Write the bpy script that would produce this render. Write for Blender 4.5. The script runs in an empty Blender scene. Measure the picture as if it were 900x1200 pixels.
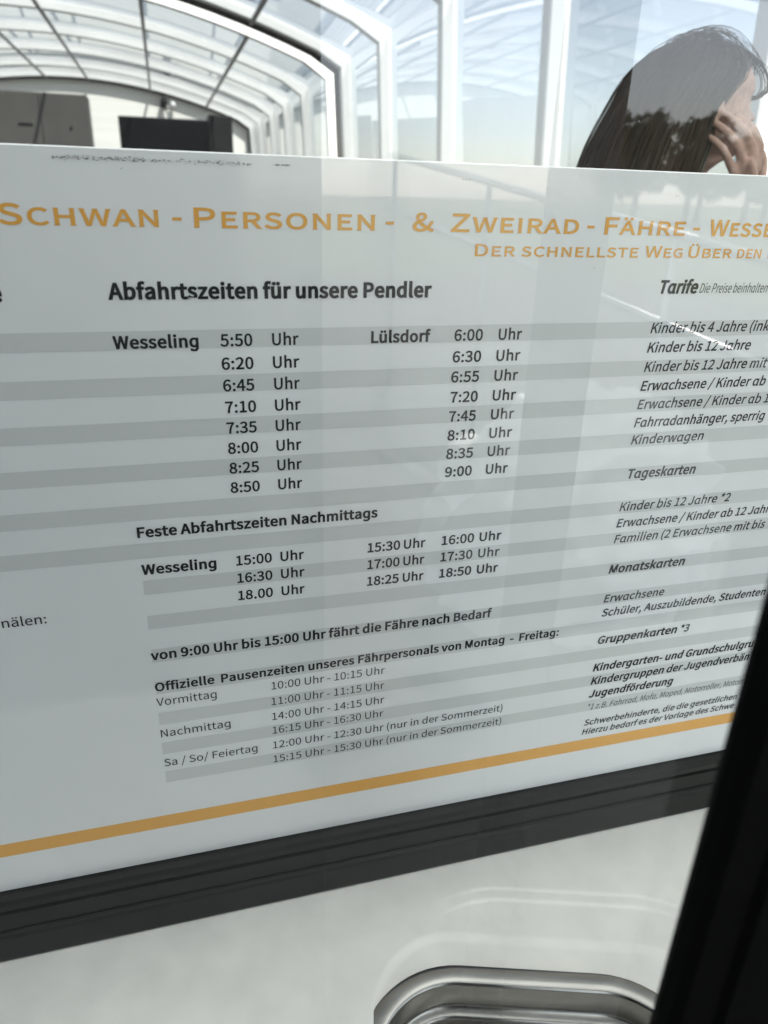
# ferry timetable sign behind a window: everything is built in metres, eye at (0, 0, 1.5)
import bpy, bmesh, math, random
from mathutils import Vector, Matrix, noise
random.seed(7)
S = bpy.context.scene
COL = S.collection
R = math.radians

# ------------------------------------------------------------------ camera
CAM_H = 1.5
cam_d = bpy.data.cameras.new('camera')
cam = bpy.data.objects.new('camera', cam_d); COL.objects.link(cam)
xa = Vector((0.962979, -0.268132, 0.027872))
ya = -Vector((-0.082403, -0.391223, -0.916599))
za = -Vector((0.256673, 0.880369, -0.398834))
cam.matrix_world = Matrix(((xa.x, ya.x, za.x, 0), (xa.y, ya.y, za.y, 0), (xa.z, ya.z, za.z, CAM_H), (0, 0, 0, 1)))
cam_d.sensor_fit = 'VERTICAL'; cam_d.sensor_height = 36.0
cam_d.lens = 36.0 * 859.88 / 1200.0
cam_d.clip_start = 0.02; cam_d.clip_end = 2000
cam_d.dof.use_dof = True; cam_d.dof.focus_distance = 0.72; cam_d.dof.aperture_fstop = 6.5
S.camera = cam

# ------------------------------------------------------------------ sky, sun, exposure
SUN_TO = Vector((0.35, -0.75, 1.0)).normalized()          # towards the sun
w = bpy.data.worlds.new('World'); S.world = w; w.use_nodes = True
nt = w.node_tree; nt.nodes.clear()
sky = nt.nodes.new('ShaderNodeTexSky'); sky.sky_type = 'NISHITA'; sky.sun_disc = False
sky.sun_elevation = math.asin(SUN_TO.z); sky.sun_rotation = math.atan2(SUN_TO.x, SUN_TO.y)
sky.air_density = 1.0; sky.dust_density = 0.8; sky.ozone_density = 1.0
hs = nt.nodes.new('ShaderNodeHueSaturation'); hs.inputs['Saturation'].default_value = 0.5
bg = nt.nodes.new('ShaderNodeBackground'); bg.inputs[1].default_value = 0.095
out = nt.nodes.new('ShaderNodeOutputWorld')
nt.links.new(sky.outputs[0], hs.inputs['Color']); nt.links.new(hs.outputs[0], bg.inputs[0]); nt.links.new(bg.outputs[0], out.inputs[0])
sd = bpy.data.lights.new('sun', 'SUN'); sd.energy = 3.2; sd.angle = R(0.5); sd.color = (1, 0.95, 0.88)
sun = bpy.data.objects.new('sun', sd); COL.objects.link(sun); sun.location = (3, -6, 9)
sun.rotation_euler = SUN_TO.to_track_quat('Z', 'Y').to_euler()
S.view_settings.view_transform = 'Standard'; S.view_settings.look = 'None'
S.view_settings.exposure = 1.78; S.view_settings.gamma = 1.0
S.cycles.use_denoising = True
S.cycles.transparent_max_bounces = 48; S.cycles.max_bounces = 10; S.cycles.glossy_bounces = 6
S.cycles.sample_clamp_indirect = 8.0

# ------------------------------------------------------------------ helpers
def smooth01(t):
    t = max(0.0, min(1.0, t)); return t * t * (3 - 2 * t)

def tag(o, label=None, cat=None, group=None, kind=None):
    if label: o['label'] = label
    if cat: o['category'] = cat
    if group: o['group'] = group
    if kind: o['kind'] = kind
    return o

def thing(name, label, cat, loc=(0, 0, 0), group=None):
    o = bpy.data.objects.new(name, None); COL.objects.link(o); o.location = loc
    o.empty_display_size = 0.05
    return tag(o, label, cat, group)

def obj(name, bm, m, parent=None, smooth=False):
    me = bpy.data.meshes.new(name)
    if isinstance(bm, bmesh.types.BMesh):
        bm.normal_update(); bm.to_mesh(me); bm.free()
    else:
        me = bm; me.name = name
    me.materials.clear(); me.materials.append(m)
    if smooth:
        me.polygons.foreach_set('use_smooth', [True] * len(me.polygons))
    o = bpy.data.objects.new(name, me); COL.objects.link(o)
    if parent is not None:
        o.parent = parent
        off = Vector((0, 0, 0)); p = parent
        while p is not None:
            off += p.location; p = p.parent
        o.location = -off                      # meshes are built in world metres
    return o

def box(bm, x0, x1, y0, y1, z0, z1, bev=0.0, seg=2):
    r = bmesh.ops.create_cube(bm, size=1.0)
    vs = r['verts']
    for v in vs:
        v.co = Vector(((x0 + x1) / 2 + v.co.x * (x1 - x0), (y0 + y1) / 2 + v.co.y * (y1 - y0), (z0 + z1) / 2 + v.co.z * (z1 - z0)))
    if bev > 0:
        es = list({e for v in vs for e in v.link_edges})
        bmesh.ops.bevel(bm, geom=es, offset=bev, segments=seg, affect='EDGES', profile=0.5)

def tube(bm, pts, rad, n=8, cap=True):
    """tube along pts, rad a number or a list"""
    pts = [Vector(p) for p in pts]
    if not isinstance(rad, (list, tuple)): rad = [rad] * len(pts)
    rings = []
    up = Vector((0.13, 0.27, 0.95)).normalized()
    for i, p in enumerate(pts):
        t = (pts[min(i + 1, len(pts) - 1)] - pts[max(i - 1, 0)]).normalized()
        a = t.cross(up)
        if a.length < 1e-3: a = t.cross(Vector((1, 0, 0)))
        a.normalize(); b = t.cross(a)
        rings.append([bm.verts.new(p + (a * math.cos(2 * math.pi * k / n) + b * math.sin(2 * math.pi * k / n)) * rad[i]) for k in range(n)])
    for r0, r1 in zip(rings, rings[1:]):
        for k in range(n):
            bm.faces.new((r0[k], r0[(k + 1) % n], r1[(k + 1) % n], r1[k]))
    if cap:
        bm.faces.new(rings[0][::-1]); bm.faces.new(rings[-1])

def loft(bm, rings, cap0=True, cap1=True):
    vr = [[bm.verts.new(p) for p in r] for r in rings]
    n = len(vr[0])
    for a, b in zip(vr, vr[1:]):
        for k in range(n):
            bm.faces.new((a[k], a[(k + 1) % n], b[(k + 1) % n], b[k]))
    if cap0: bm.faces.new(vr[0][::-1])
    if cap1: bm.faces.new(vr[-1])

# ------------------------------------------------------------------ materials
def mat(name, col, rough=0.5, metal=0.0, spec=0.5, coat=0.0, coat_rough=0.05, var=0.0, vscale=8.0, bump=0.0, bscale=60.0, bdist=0.002, stretch=None, sheen=0.0):
    m = bpy.data.materials.new(name); m.use_nodes = True
    n = m.node_tree; p = n.nodes['Principled BSDF']
    p.inputs['Roughness'].default_value = rough; p.inputs['Metallic'].default_value = metal
    p.inputs['Specular IOR Level'].default_value = spec
    p.inputs['Coat Weight'].default_value = coat; p.inputs['Coat Roughness'].default_value = coat_rough
    p.inputs['Base Color'].default_value = (*col, 1)
    geo = n.nodes.new('ShaderNodeNewGeometry')
    vec = geo.outputs['Position']
    if stretch:
        mp = n.nodes.new('ShaderNodeMapping'); mp.inputs['Scale'].default_value = stretch
        n.links.new(vec, mp.inputs[0]); vec = mp.outputs[0]
    if var > 0:
        t = n.nodes.new('ShaderNodeTexNoise'); t.inputs['Scale'].default_value = vscale; t.inputs['Detail'].default_value = 5
        n.links.new(vec, t.inputs[0])
        r = n.nodes.new('ShaderNodeValToRGB')
        r.color_ramp.elements[0].position = 0.3; r.color_ramp.elements[1].position = 0.7
        r.color_ramp.elements[0].color = (*[c * (1 - var) for c in col], 1)
        r.color_ramp.elements[1].color = (*[min(1, c * (1 + var)) for c in col], 1)
        n.links.new(t.outputs[0], r.inputs[0]); n.links.new(r.outputs[0], p.inputs['Base Color'])
        rr = n.nodes.new('ShaderNodeMapRange'); rr.inputs[3].default_value = rough * 0.85; rr.inputs[4].default_value = min(1, rough * 1.2)
        n.links.new(t.outputs[0], rr.inputs[0]); n.links.new(rr.outputs[0], p.inputs['Roughness'])
    if bump > 0:
        t2 = n.nodes.new('ShaderNodeTexNoise'); t2.inputs['Scale'].default_value = bscale; t2.inputs['Detail'].default_value = 3
        n.links.new(vec, t2.inputs[0])
        b = n.nodes.new('ShaderNodeBump'); b.inputs['Strength'].default_value = bump; b.inputs['Distance'].default_value = bdist
        n.links.new(t2.outputs[0], b.inputs['Height'])
        n.links.new(b.outputs[0], p.inputs['Normal'])
        if coat > 0: n.links.new(b.outputs[0], p.inputs['Coat Normal'])
    return m

def glass(name, tint=(0.9, 0.93, 0.95), refl=0.02, fres=1.6, dirt=0.04, dscale=3.0, rough=0.0):
    m = bpy.data.materials.new(name); m.use_nodes = True
    n = m.node_tree; n.nodes.clear()
    o = n.nodes.new('ShaderNodeOutputMaterial')
    tr = n.nodes.new('ShaderNodeBsdfTransparent'); tr.inputs[0].default_value = (*tint, 1)
    gl = n.nodes.new('ShaderNodeBsdfGlossy'); gl.inputs['Roughness'].default_value = rough
    fr = n.nodes.new('ShaderNodeFresnel'); fr.inputs[0].default_value = 1.5
    ml = n.nodes.new('ShaderNodeMath'); ml.operation = 'MULTIPLY_ADD'; ml.use_clamp = True
    ml.inputs[1].default_value = fres; ml.inputs[2].default_value = refl
    n.links.new(fr.outputs[0], ml.inputs[0])
    mx = n.nodes.new('ShaderNodeMixShader')
    n.links.new(ml.outputs[0], mx.inputs[0]); n.links.new(tr.outputs[0], mx.inputs[1]); n.links.new(gl.outputs[0], mx.inputs[2])
    if dirt > 0:
        df = n.nodes.new('ShaderNodeBsdfDiffuse'); df.inputs[0].default_value = (0.6, 0.62, 0.6, 1)
        t = n.nodes.new('ShaderNodeTexNoise'); t.inputs['Scale'].default_value = dscale; t.inputs['Detail'].default_value = 6
        g = n.nodes.new('ShaderNodeNewGeometry'); n.links.new(g.outputs['Position'], t.inputs[0])
        mr = n.nodes.new('ShaderNodeMapRange'); mr.inputs[1].default_value = 0.35; mr.inputs[2].default_value = 0.75
        mr.inputs[3].default_value = dirt * 0.3; mr.inputs[4].default_value = dirt * 2
        n.links.new(t.outputs[0], mr.inputs[0])
        m2 = n.nodes.new('ShaderNodeMixShader')
        n.links.new(mr.outputs[0], m2.inputs[0]); n.links.new(mx.outputs[0], m2.inputs[1]); n.links.new(df.outputs[0], m2.inputs[2])
        n.links.new(m2.outputs[0], o.inputs[0])
    else:
        n.links.new(mx.outputs[0], o.inputs[0])
    return m

LAM = dict(coat=1.0, coat_rough=0.05, bump=0.10, bscale=170.0, bdist=0.0006)
M_paper = mat('sign_white', (0.78, 0.80, 0.81), 0.5, var=0.012, vscale=14, **LAM)
M_band = mat('sign_grey_print', (0.61, 0.635, 0.635), 0.5, **LAM)
M_gold = mat('sign_gold_print', (0.78, 0.38, 0.045), 0.5, **LAM)
M_ink = mat('sign_black_print', (0.008, 0.009, 0.010), 0.5, spec=0.1, **{**LAM, 'coat': 0.6})
M_thin = mat('sign_thin_black_print', (0.02, 0.022, 0.024), 0.5, spec=0.1, **{**LAM, 'coat': 0.6})
M_dirt = mat('grime', (0.2, 0.2, 0.19), 0.9, var=0.5, vscale=200)
M_rail = mat('dark_grey_aluminium', (0.010, 0.0105, 0.0095), 0.45, spec=0.25, metal=0.0, var=0.25, vscale=25, bump=0.06, bscale=400, bdist=0.0004, stretch=(0.15, 1, 1))
M_rubber = mat('black_rubber', (0.0018, 0.0018, 0.0018), 0.7, spec=0.05, var=0.3, vscale=30, bump=0.2, bscale=300, bdist=0.0005)
M_gel = mat('white_gelcoat', (0.85, 0.845, 0.79), 0.42, coat=0.0, coat_rough=0.2, var=0.06, vscale=24, bump=0.16, bscale=70, bdist=0.0010)
M_steel = mat('brushed_steel', (0.36, 0.355, 0.335), 0.2, metal=1.0, var=0.12, vscale=60, bump=0.05, bscale=500, bdist=0.0003, stretch=(0.1, 1, 1))
M_pane = glass('window_glass', (0.94, 0.96, 0.95), 0.0, 2.3, 0.006, 30.0)
M_poly_wall = glass('clear_wall_glazing', (0.54, 0.56, 0.575), 0.05, 1.8, 0.09, 1.2)
M_poly_roof = glass('clear_roof_glazing', (0.54, 0.565, 0.59), 0.04, 1.7, 0.07, 0.8)
M_white = mat('white_painted_metal', (0.80, 0.80, 0.77), 0.38, var=0.04, vscale=3, bump=0.03, bscale=40)
M_purlin = mat('grey_metal_bar', (0.16, 0.165, 0.16), 0.45, var=0.15, vscale=4)
M_wall = mat('cream_boarding', (0.86, 0.845, 0.77), 0.65, var=0.05, vscale=2.2, bump=0.25, bscale=5, bdist=0.01, stretch=(0.2, 1, 6))
M_taupe = mat('taupe_cabinet_paint', (0.07, 0.066, 0.058), 0.5, var=0.12, vscale=2.5)
M_black = mat('black_screen', (0.006, 0.006, 0.007), 0.5, spec=0.1, var=0.3, vscale=5)
M_char = mat('charcoal_paint', (0.016, 0.0165, 0.0165), 0.5, spec=0.2, var=0.2, vscale=6)
M_deck = mat('dark_asphalt', (0.045, 0.045, 0.043), 0.8, var=0.14, vscale=1.4, bump=0.3, bscale=30, bdist=0.004)
M_ground = mat('grass_ground', (0.10, 0.115, 0.06), 0.9, var=0.35, vscale=0.25)
def frosted(name, col, k):
    m = mat(name, col, 0.6, var=0.04, vscale=2); n = m.node_tree
    p = n.nodes['Principled BSDF']; t = n.nodes.new('ShaderNodeBsdfTranslucent'); t.inputs[0].default_value = (*col, 1)
    x = n.nodes.new('ShaderNodeMixShader'); x.inputs[0].default_value = k
    n.links.new(p.outputs[0], x.inputs[1]); n.links.new(t.outputs[0], x.inputs[2])
    n.links.new(x.outputs[0], n.nodes['Material Output'].inputs[0])
    return m
M_frost = frosted('frosted_light_sheet', (0.86, 0.88, 0.86), 0.75)  # spreads sunlight through the added roof
M_greyp = mat('grey_cabin_paint', (0.10, 0.105, 0.105), 0.5, var=0.1, vscale=3)
M_tube = mat('polished_steel_tube', (0.6, 0.6, 0.6), 0.16, metal=1.0)
M_leaf = mat('leaves', (0.095, 0.115, 0.065), 0.6, var=0.45, vscale=0.9)
M_bark = mat('bark', (0.07, 0.055, 0.04), 0.9, var=0.3, vscale=5)
M_skin = mat('skin', (0.34, 0.225, 0.18), 0.55, spec=0.3, var=0.2, vscale=70, bump=0.35, bscale=260, bdist=0.0012)
M_hair = mat('brown_hair', (0.034, 0.022, 0.012), 0.45, spec=0.3, var=0.55, vscale=55, bump=0.5, bscale=90, bdist=0.003, stretch=(1, 1, 0.16))
M_coat = mat('dark_jacket_cloth', (0.02, 0.022, 0.028), 0.85, var=0.2, vscale=30, bump=0.3, bscale=400)
M_trou = mat('grey_trouser_cloth', (0.05, 0.055, 0.07), 0.85, var=0.2, vscale=30)
M_shoe = mat('black_shoe', (0.02, 0.02, 0.02), 0.5)

# ------------------------------------------------------------------ setting
bm = bmesh.new()
bmesh.ops.create_grid(bm, x_segments=24, y_segments=24, size=400)
for v in bm.verts: v.co.z = -0.30
tag(obj('ground', bm, M_ground), kind='structure')
bm = bmesh.new(); box(bm, -9, 9, -14, 20, -0.31, 0.0)
tag(obj('pavement', bm, M_deck), kind='structure')

# ------------------------------------------------------------------ glazed canopy: two telescoping lengths of ribs and clear panes
XC, HW, ZE, APEX = -1.48, 3.44, CAM_H + 1.25, CAM_H + 1.954
def arch_z(x): return APEX - (APEX - ZE) * ((x - XC) / HW) ** 2
def arch_path(shrink=0.0):
    hw = HW - shrink
    pts = [(XC - hw - 0.13, 0.0), (XC - hw, ZE - shrink)]
    n = 28
    for i in range(1, n):
        x = XC - hw + 2 * hw * i / n
        pts.append((x, arch_z(x) - shrink))
    pts += [(XC + hw, ZE - shrink), (XC + hw + 0.13, 0.0)]
    return pts
def rib_bm(y0, y1, depth, shrink=0.0):
    """closed profile swept along the arch: depth is measured inwards"""
    bm = bmesh.new(); o = arch_path(shrink); i_ = arch_path(shrink + depth)
    rings = []
    b = min(0.008, depth * 0.2)
    for (xo, zo), (xi, zi) in zip(o, i_):
        dx, dz = xi - xo, zi - zo
        L = math.hypot(dx, dz) or 1; fx, fz = dx / L * b, dz / L * b
        rings.append([(xo, y0 + b, zo), (xo, y1 - b, zo), (xo + fx, y1, zo + fz), (xi - fx, y1, zi - fz), (xi, y1 - b, zi), (xi, y0 + b, zi), (xi - fx, y0, zi - fz), (xo + fx, y0, zo + fz)])
    for k in (0, len(rings) - 1):
        rings[k] = [(x, y, 0.0) for x, y, z in rings[k]]
    loft(bm, rings); bmesh.ops.recalc_face_normals(bm, faces=bm.faces)
    return bm
def canopy(root, ribs, shrink, rw):
    for y in ribs:
        obj('rib', rib_bm(y - rw / 2, y + rw / 2, 0.105, shrink), M_white, root)
    for y0, y1 in zip(ribs, ribs[1:]):
        ya_, yb_ = y0 + rw / 2, y1 - rw / 2
        p = arch_path(shrink + 0.03)
        for nm, seg, m in (('wall_pane', p[:2], M_poly_wall), ('roof_pane', p[1:-1], M_poly_roof), ('wall_pane', p[-2:], M_poly_wall)):
            bm = bmesh.new()
            vs = [(bm.verts.new((x, ya_, z)), bm.verts.new((x, yb_, z))) for x, z in seg]
            for a, b in zip(vs, vs[1:]): bm.faces.new((a[0], a[1], b[1], b[0]))
            obj(nm, bm, m, root, smooth=(nm == 'roof_pane'))
    for x in (-4.0, -3.0, -1.87, -1.14, -0.04, 0.98):
        bm = bmesh.new(); z = arch_z(x) - shrink - 0.105
        box(bm, x - 0.02, x + 0.02, ribs[0] - 0.02, ribs[-1] + 0.02, z - 0.032, z - 0.002, 0.003, 1)
        obj('roof_bar', bm, M_purlin, root)
near = thing('glazed_canopy', 'nearer arched glazed canopy length with tall white posts, ending at the black seal', 'canopy', (XC, 5.4, 0))
canopy(near, [2.33, 3.87, 5.42, 6.98, 8.45], 0.0, 0.095)
obj('black_seal', rib_bm(8.64, 8.69, 0.075, 0.05), M_rubber, near)
far = thing('glazed_canopy', 'farther arched white ribbed canopy length, between the black seal and cream wall', 'canopy', (XC, 12.9, 0))
canopy(far, [9.0, 10.6, 12.15, 13.7, 15.35, 16.70], 0.045, 0.09)

# end wall with the black edge trim
endw = thing('end_wall', 'sunlit cream boarded wall closing the far end of the arched canopy', 'wall', (XC, 16.9, 0))
bm = bmesh.new()
p = arch_path(0.05)
f0 = [bm.verts.new((x, 16.84, z)) for x, z in p]; f1 = [bm.verts.new((x, 17.0, z)) for x, z in p]
bm.faces.new(f0); bm.faces.new(f1[::-1])
for i in range(len(p)):
    j = (i + 1) % len(p); bm.faces.new((f0[i], f1[i], f1[j], f0[j]))
bmesh.ops.recalc_face_normals(bm, faces=bm.faces)
obj('boarding', bm, M_wall, endw)
obj('edge_trim', rib_bm(16.78, 16.835, 0.03, 0.14), M_rubber, endw)

# things in front of the end wall
cab = thing('cabinet', 'tall taupe two-door cabinet before the cream wall, leftmost of the dark shapes there', 'cabinet', (-1.6, 12.2, 0))
bm = bmesh.new(); box(bm, -2.55, -0.868, 12.0, 12.5, 0.06, 2.60, 0.012); obj('carcass', bm, M_taupe, cab)
for x0, x1 in ((-2.53, -1.475), (-1.467, -0.885)):
    bm = bmesh.new(); box(bm, x0, x1, 11.975, 11.998, 0.1, 2.57, 0.004, 1); obj('door', bm, M_taupe, cab)
bm = bmesh.new(); box(bm, -1.76, -1.58, 11.955, 11.974, 2.20, 2.225, 0.004, 1); obj('handle', bm, M_char, cab)
bm = bmesh.new(); box(bm, -1.12, -1.09, 11.955, 11.974, 2.17, 2.21, 0.004, 1); obj('lock', bm, M_char, cab)
bm = bmesh.new(); box(bm, -2.5, -0.9, 12.03, 12.47, 0.0, 0.058); obj('plinth', bm, M_char, cab)

scr = thing('screen', 'wide black display screen on legs in front of the cream end wall', 'screen', (0.12, 12.0, 0))
bm = bmesh.new(); box(bm, -0.487, 0.752, 11.98, 12.06, 1.55, 2.372, 0.01); obj('casing', bm, M_char, scr)
bm = bmesh.new(); box(bm, -0.462, 0.727, 11.970, 11.978, 1.58, 2.345); obj('display', bm, M_black, scr)
for x in (-0.25, 0.5):
    bm = bmesh.new(); box(bm, x - 0.03, x + 0.03, 11.99, 12.05, 0.02, 1.549, 0.004, 1); obj('leg', bm, M_char, scr)
    bm = bmesh.new(); box(bm, x - 0.04, x + 0.04, 11.75, 12.29, 0.0, 0.019, 0.004, 1); obj('foot', bm, M_char, scr)
cup = thing('locker', 'narrow charcoal locker standing against the right edge of the black screen', 'locker', (0.9, 12.3, 0))
bm = bmesh.new(); box(bm, 0.735, 1.072, 12.12, 12.5, 0.0, 2.452, 0.012); obj('body', bm, M_char, cup)
bm = bmesh.new(); box(bm, 0.79, 1.055, 12.098, 12.118, 0.06, 2.43, 0.004, 1); obj('door', bm, M_char, cup)
bm = bmesh.new(); box(bm, 0.81, 0.83, 12.075, 12.097, 1.3, 1.5, 0.004, 1); obj('handle', bm, M_purlin, cup)

lamp = thing('wall_lamp', 'small dark bracket lamp high on the cream end wall', 'lamp', (0.2, 16.8, 2.95))
bm = bmesh.new(); box(bm, 0.13, 0.25, 16.79, 16.838, 2.90, 3.02, 0.01); obj('bracket', bm, M_char, lamp)
bm = bmesh.new(); tube(bm, [(0.19, 16.79, 3.02), (0.19, 16.72, 3.10), (0.2, 16.66, 3.08)], 0.014); obj('arm', bm, M_char, lamp, True)
bm = bmesh.new(); tube(bm, [(0.2, 16.66, 3.1), (0.2, 16.66, 3.06), (0.2, 16.65, 2.98), (0.2, 16.65, 2.95)], [0.03, 0.05, 0.07, 0.07], 14); obj('lamp_shade', bm, M_char, lamp, True)
bm = bmesh.new(); bmesh.ops.create_uvsphere(bm, u_segments=14, v_segments=8, radius=0.055, matrix=Matrix.Translation((0.36, 16.70, 2.95))); tube(bm, [(0.24, 16.80, 2.93), (0.3, 16.75, 2.88), (0.36, 16.70, 2.90)], 0.012); obj('sensor', bm, M_white, lamp, True)

# ------------------------------------------------------------------ roof added out of view to shade and diffuse; cabin wall and post mirrored
roof = thing('added_roof', 'added unseen white frosted roof that shades the sign and diffuses sunlight onto it', 'roof', (0.6, 0.5, 2.35))
bm = bmesh.new(); bm.faces.new([bm.verts.new(q) for q in ((-0.9, -3.2, 2.45), (3.4, -3.2, 2.45), (3.4, 1.15, 2.38), (-0.9, 1.15, 2.38))]); obj('added_roof_sheet', bm, M_frost, roof)
for y in (-3.2, -1.75, -0.3, 1.15):
    z = 2.38 + 0.07 * (1.15 - y) / 4.35
    bm = bmesh.new(); box(bm, -0.9, 3.4, y - 0.025, y + 0.025, z - 0.062, z - 0.002, 0.004, 1); obj('added_roof_beam', bm, M_white, roof)
cw = bmesh.new(); box(cw, -1.6, 0.168, -0.60, -0.52, 0.0, 2.355, 0.004, 1)
tag(obj('cabin_wall', cw, M_greyp), 'dark grey cabin wall mirrored faintly in the left of the window glass', 'wall')
cp = bmesh.new(); box(cp, 0.456, 0.517, -0.57, -0.50, 0.0, 2.355, 0.008)
tag(obj('cabin_post', cp, M_greyp), 'grey cabin post mirrored in the window glass beside the person', 'post')

rl = thing('glint_rail', 'added unseen polished steel handrail mirrored as slanting streaks on the sign', 'glint_rail', (1.5, -1.6, 0))
RD = Vector((-0.13834, -0.98194, 0.12909))  # added rails, direction set so the sun glints on the sign
for p0 in (Vector((2.265, -1.5, 0.858)), Vector((2.281, -1.5, 1.226))):
    bm = bmesh.new(); tube(bm, [p0 - RD * 0.7, p0, p0 + RD * 2.5, p0 + RD * 4.2], 0.022, 18); obj('rail', bm, M_tube, rl, True)
for k in (-0.6, 1.1, 2.7, 4.1):
    q = Vector((2.281, -1.5, 1.226)) + RD * k
    bm = bmesh.new(); tube(bm, [(q.x, q.y, 0.0), (q.x, q.y, q.z - 0.01)], 0.018, 12); obj('post', bm, M_tube, rl, True)
# crumpled white heap added out of view to mirror pale patches in the sign
bm = bmesh.new(); bmesh.ops.create_icosphere(bm, subdivisions=6, radius=1.0)
for v in bm.verts:
    d = v.co.normalized()
    f1 = noise.ridged_multi_fractal(d * 2.3, 1.0, 2.1, 5, 1.0, 2.0) if hasattr(noise, 'ridged_multi_fractal') else noise.noise(d * 3)
    r = 1 + 0.2 * f1 + 0.12 * noise.noise(d * 2.1)
    v.co = Vector((1.42 + d.x * r * 0.46, -1.95 + d.y * r * 0.34, max(0.004, 0.35 + d.z * r * 0.42)))
tag(obj('reflector', bm, mat('white_reflector', (0.78, 0.79, 0.78), 0.45, var=0.05, vscale=6), None, True), 'added unseen crumpled white tarpaulin heap mirrored faintly in the lower right of the sign', 'reflector')

# ------------------------------------------------------------------ trees on the bank behind the viewer (seen only as a reflection)
def leaf_crown(cx, cy, z0, z1, rad, n, seed):
    rnd = random.Random(seed); bm = bmesh.new()
    blobs = [(cx + rnd.uniform(-.55, .55) * rad, cy + rnd.uniform(-.5, .5) * rad, z0 + (z1 - z0) * rnd.uniform(.2, .82), rad * rnd.uniform(.35, .6)) for _ in range(9)]
    for _ in range(n):
        b = rnd.choice(blobs)
        d = Vector((rnd.gauss(0, 1), rnd.gauss(0, 1), rnd.gauss(0, 1))).normalized() * b[3] * rnd.uniform(.55, 1.05)
        c = Vector(b[:3]) + d; s = rnd.uniform(.18, .38)
        a = Vector((rnd.gauss(0, 1), rnd.gauss(0, 1), rnd.gauss(0, 1))).normalized(); q = a.orthogonal().normalized() * s; t = a.cross(q)
        bm.faces.new([bm.verts.new(c + q), bm.verts.new(c + t * .6), bm.verts.new(c - q), bm.verts.new(c - t * .6)])
    return bm
for i, (x, y, h, rr_) in enumerate(((36.5, -60, 8.6, 3.0), (40.5, -62, 9.4, 3.2), (44.5, -60, 9.2, 3.0), (48, -63, 7.4, 2.6), (51.5, -61, 7.0, 2.4), (54.5, -62, 8.0, 2.8))):
    t = thing('tree', ('broad', 'tall', 'dense', 'small', 'low', 'rounded')[i] + ' green tree on the far bank, mirrored in the glass over the person', 'tree', (x, y, -0.3), 'trees mirrored in the window')
    bm = bmesh.new(); tube(bm, [(x, y, -0.3), (x + .1, y, h * .35), (x - .1, y, h * .75)], [0.32, 0.24, 0.08], 8)
    for k in range(4):
        a = k * 1.7; tube(bm, [(x, y, h * .35), (x + math.cos(a) * rr_ * .5, y + math.sin(a) * rr_ * .5, h * .65)], [0.12, 0.04], 6)
    obj('trunk', bm, M_bark, t)
    obj('crown', leaf_crown(x, y, h * .18, h, rr_, 2600, 40 + i), M_leaf, t)

# ------------------------------------------------------------------ the sign
SY = 0.600                                   # printed face
def sz(v): return CAM_H - v                  # v = metres below eye height, as laid out on the sign
sign = thing('timetable_sign', 'glossy white ferry timetable and fare board with gold lettering and grey row bands', 'sign', (0.3, SY, sz(0.65)))
X0, X1 = -0.62, 1.15
bm = bmesh.new(); box(bm, X0, X1, SY, SY + 0.006, sz(0.652), sz(-0.0235), 0.0008, 1)
board = obj('board', bm, M_paper, sign)

def flat(name, polys, m, parent, y):
    bm = bmesh.new()
    for (x0, x1, v0, v1) in polys:
        bm.faces.new([bm.verts.new(q) for q in ((x0, y, sz(v1)), (x1, y, sz(v1)), (x1, y, sz(v0)), (x0, y, sz(v0)))])
    return obj(name, bm, m, parent)
BV0, BP, BH = 0.170692 * 0.6, 0.0598889 * 0.6, 0.0239492 * 0.6
for k in range(13):
    v = BV0 + k * BP
    flat('grey_band', [((X0 + 0.05) if k < 6 else -0.0435, X1 - 0.03, v, v + BH)], M_band, sign, SY - 0.00015)
flat('gold_stripe', [(X0, X1, 0.5905, 0.6065)], M_gold, sign, SY - 0.00015)

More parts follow.
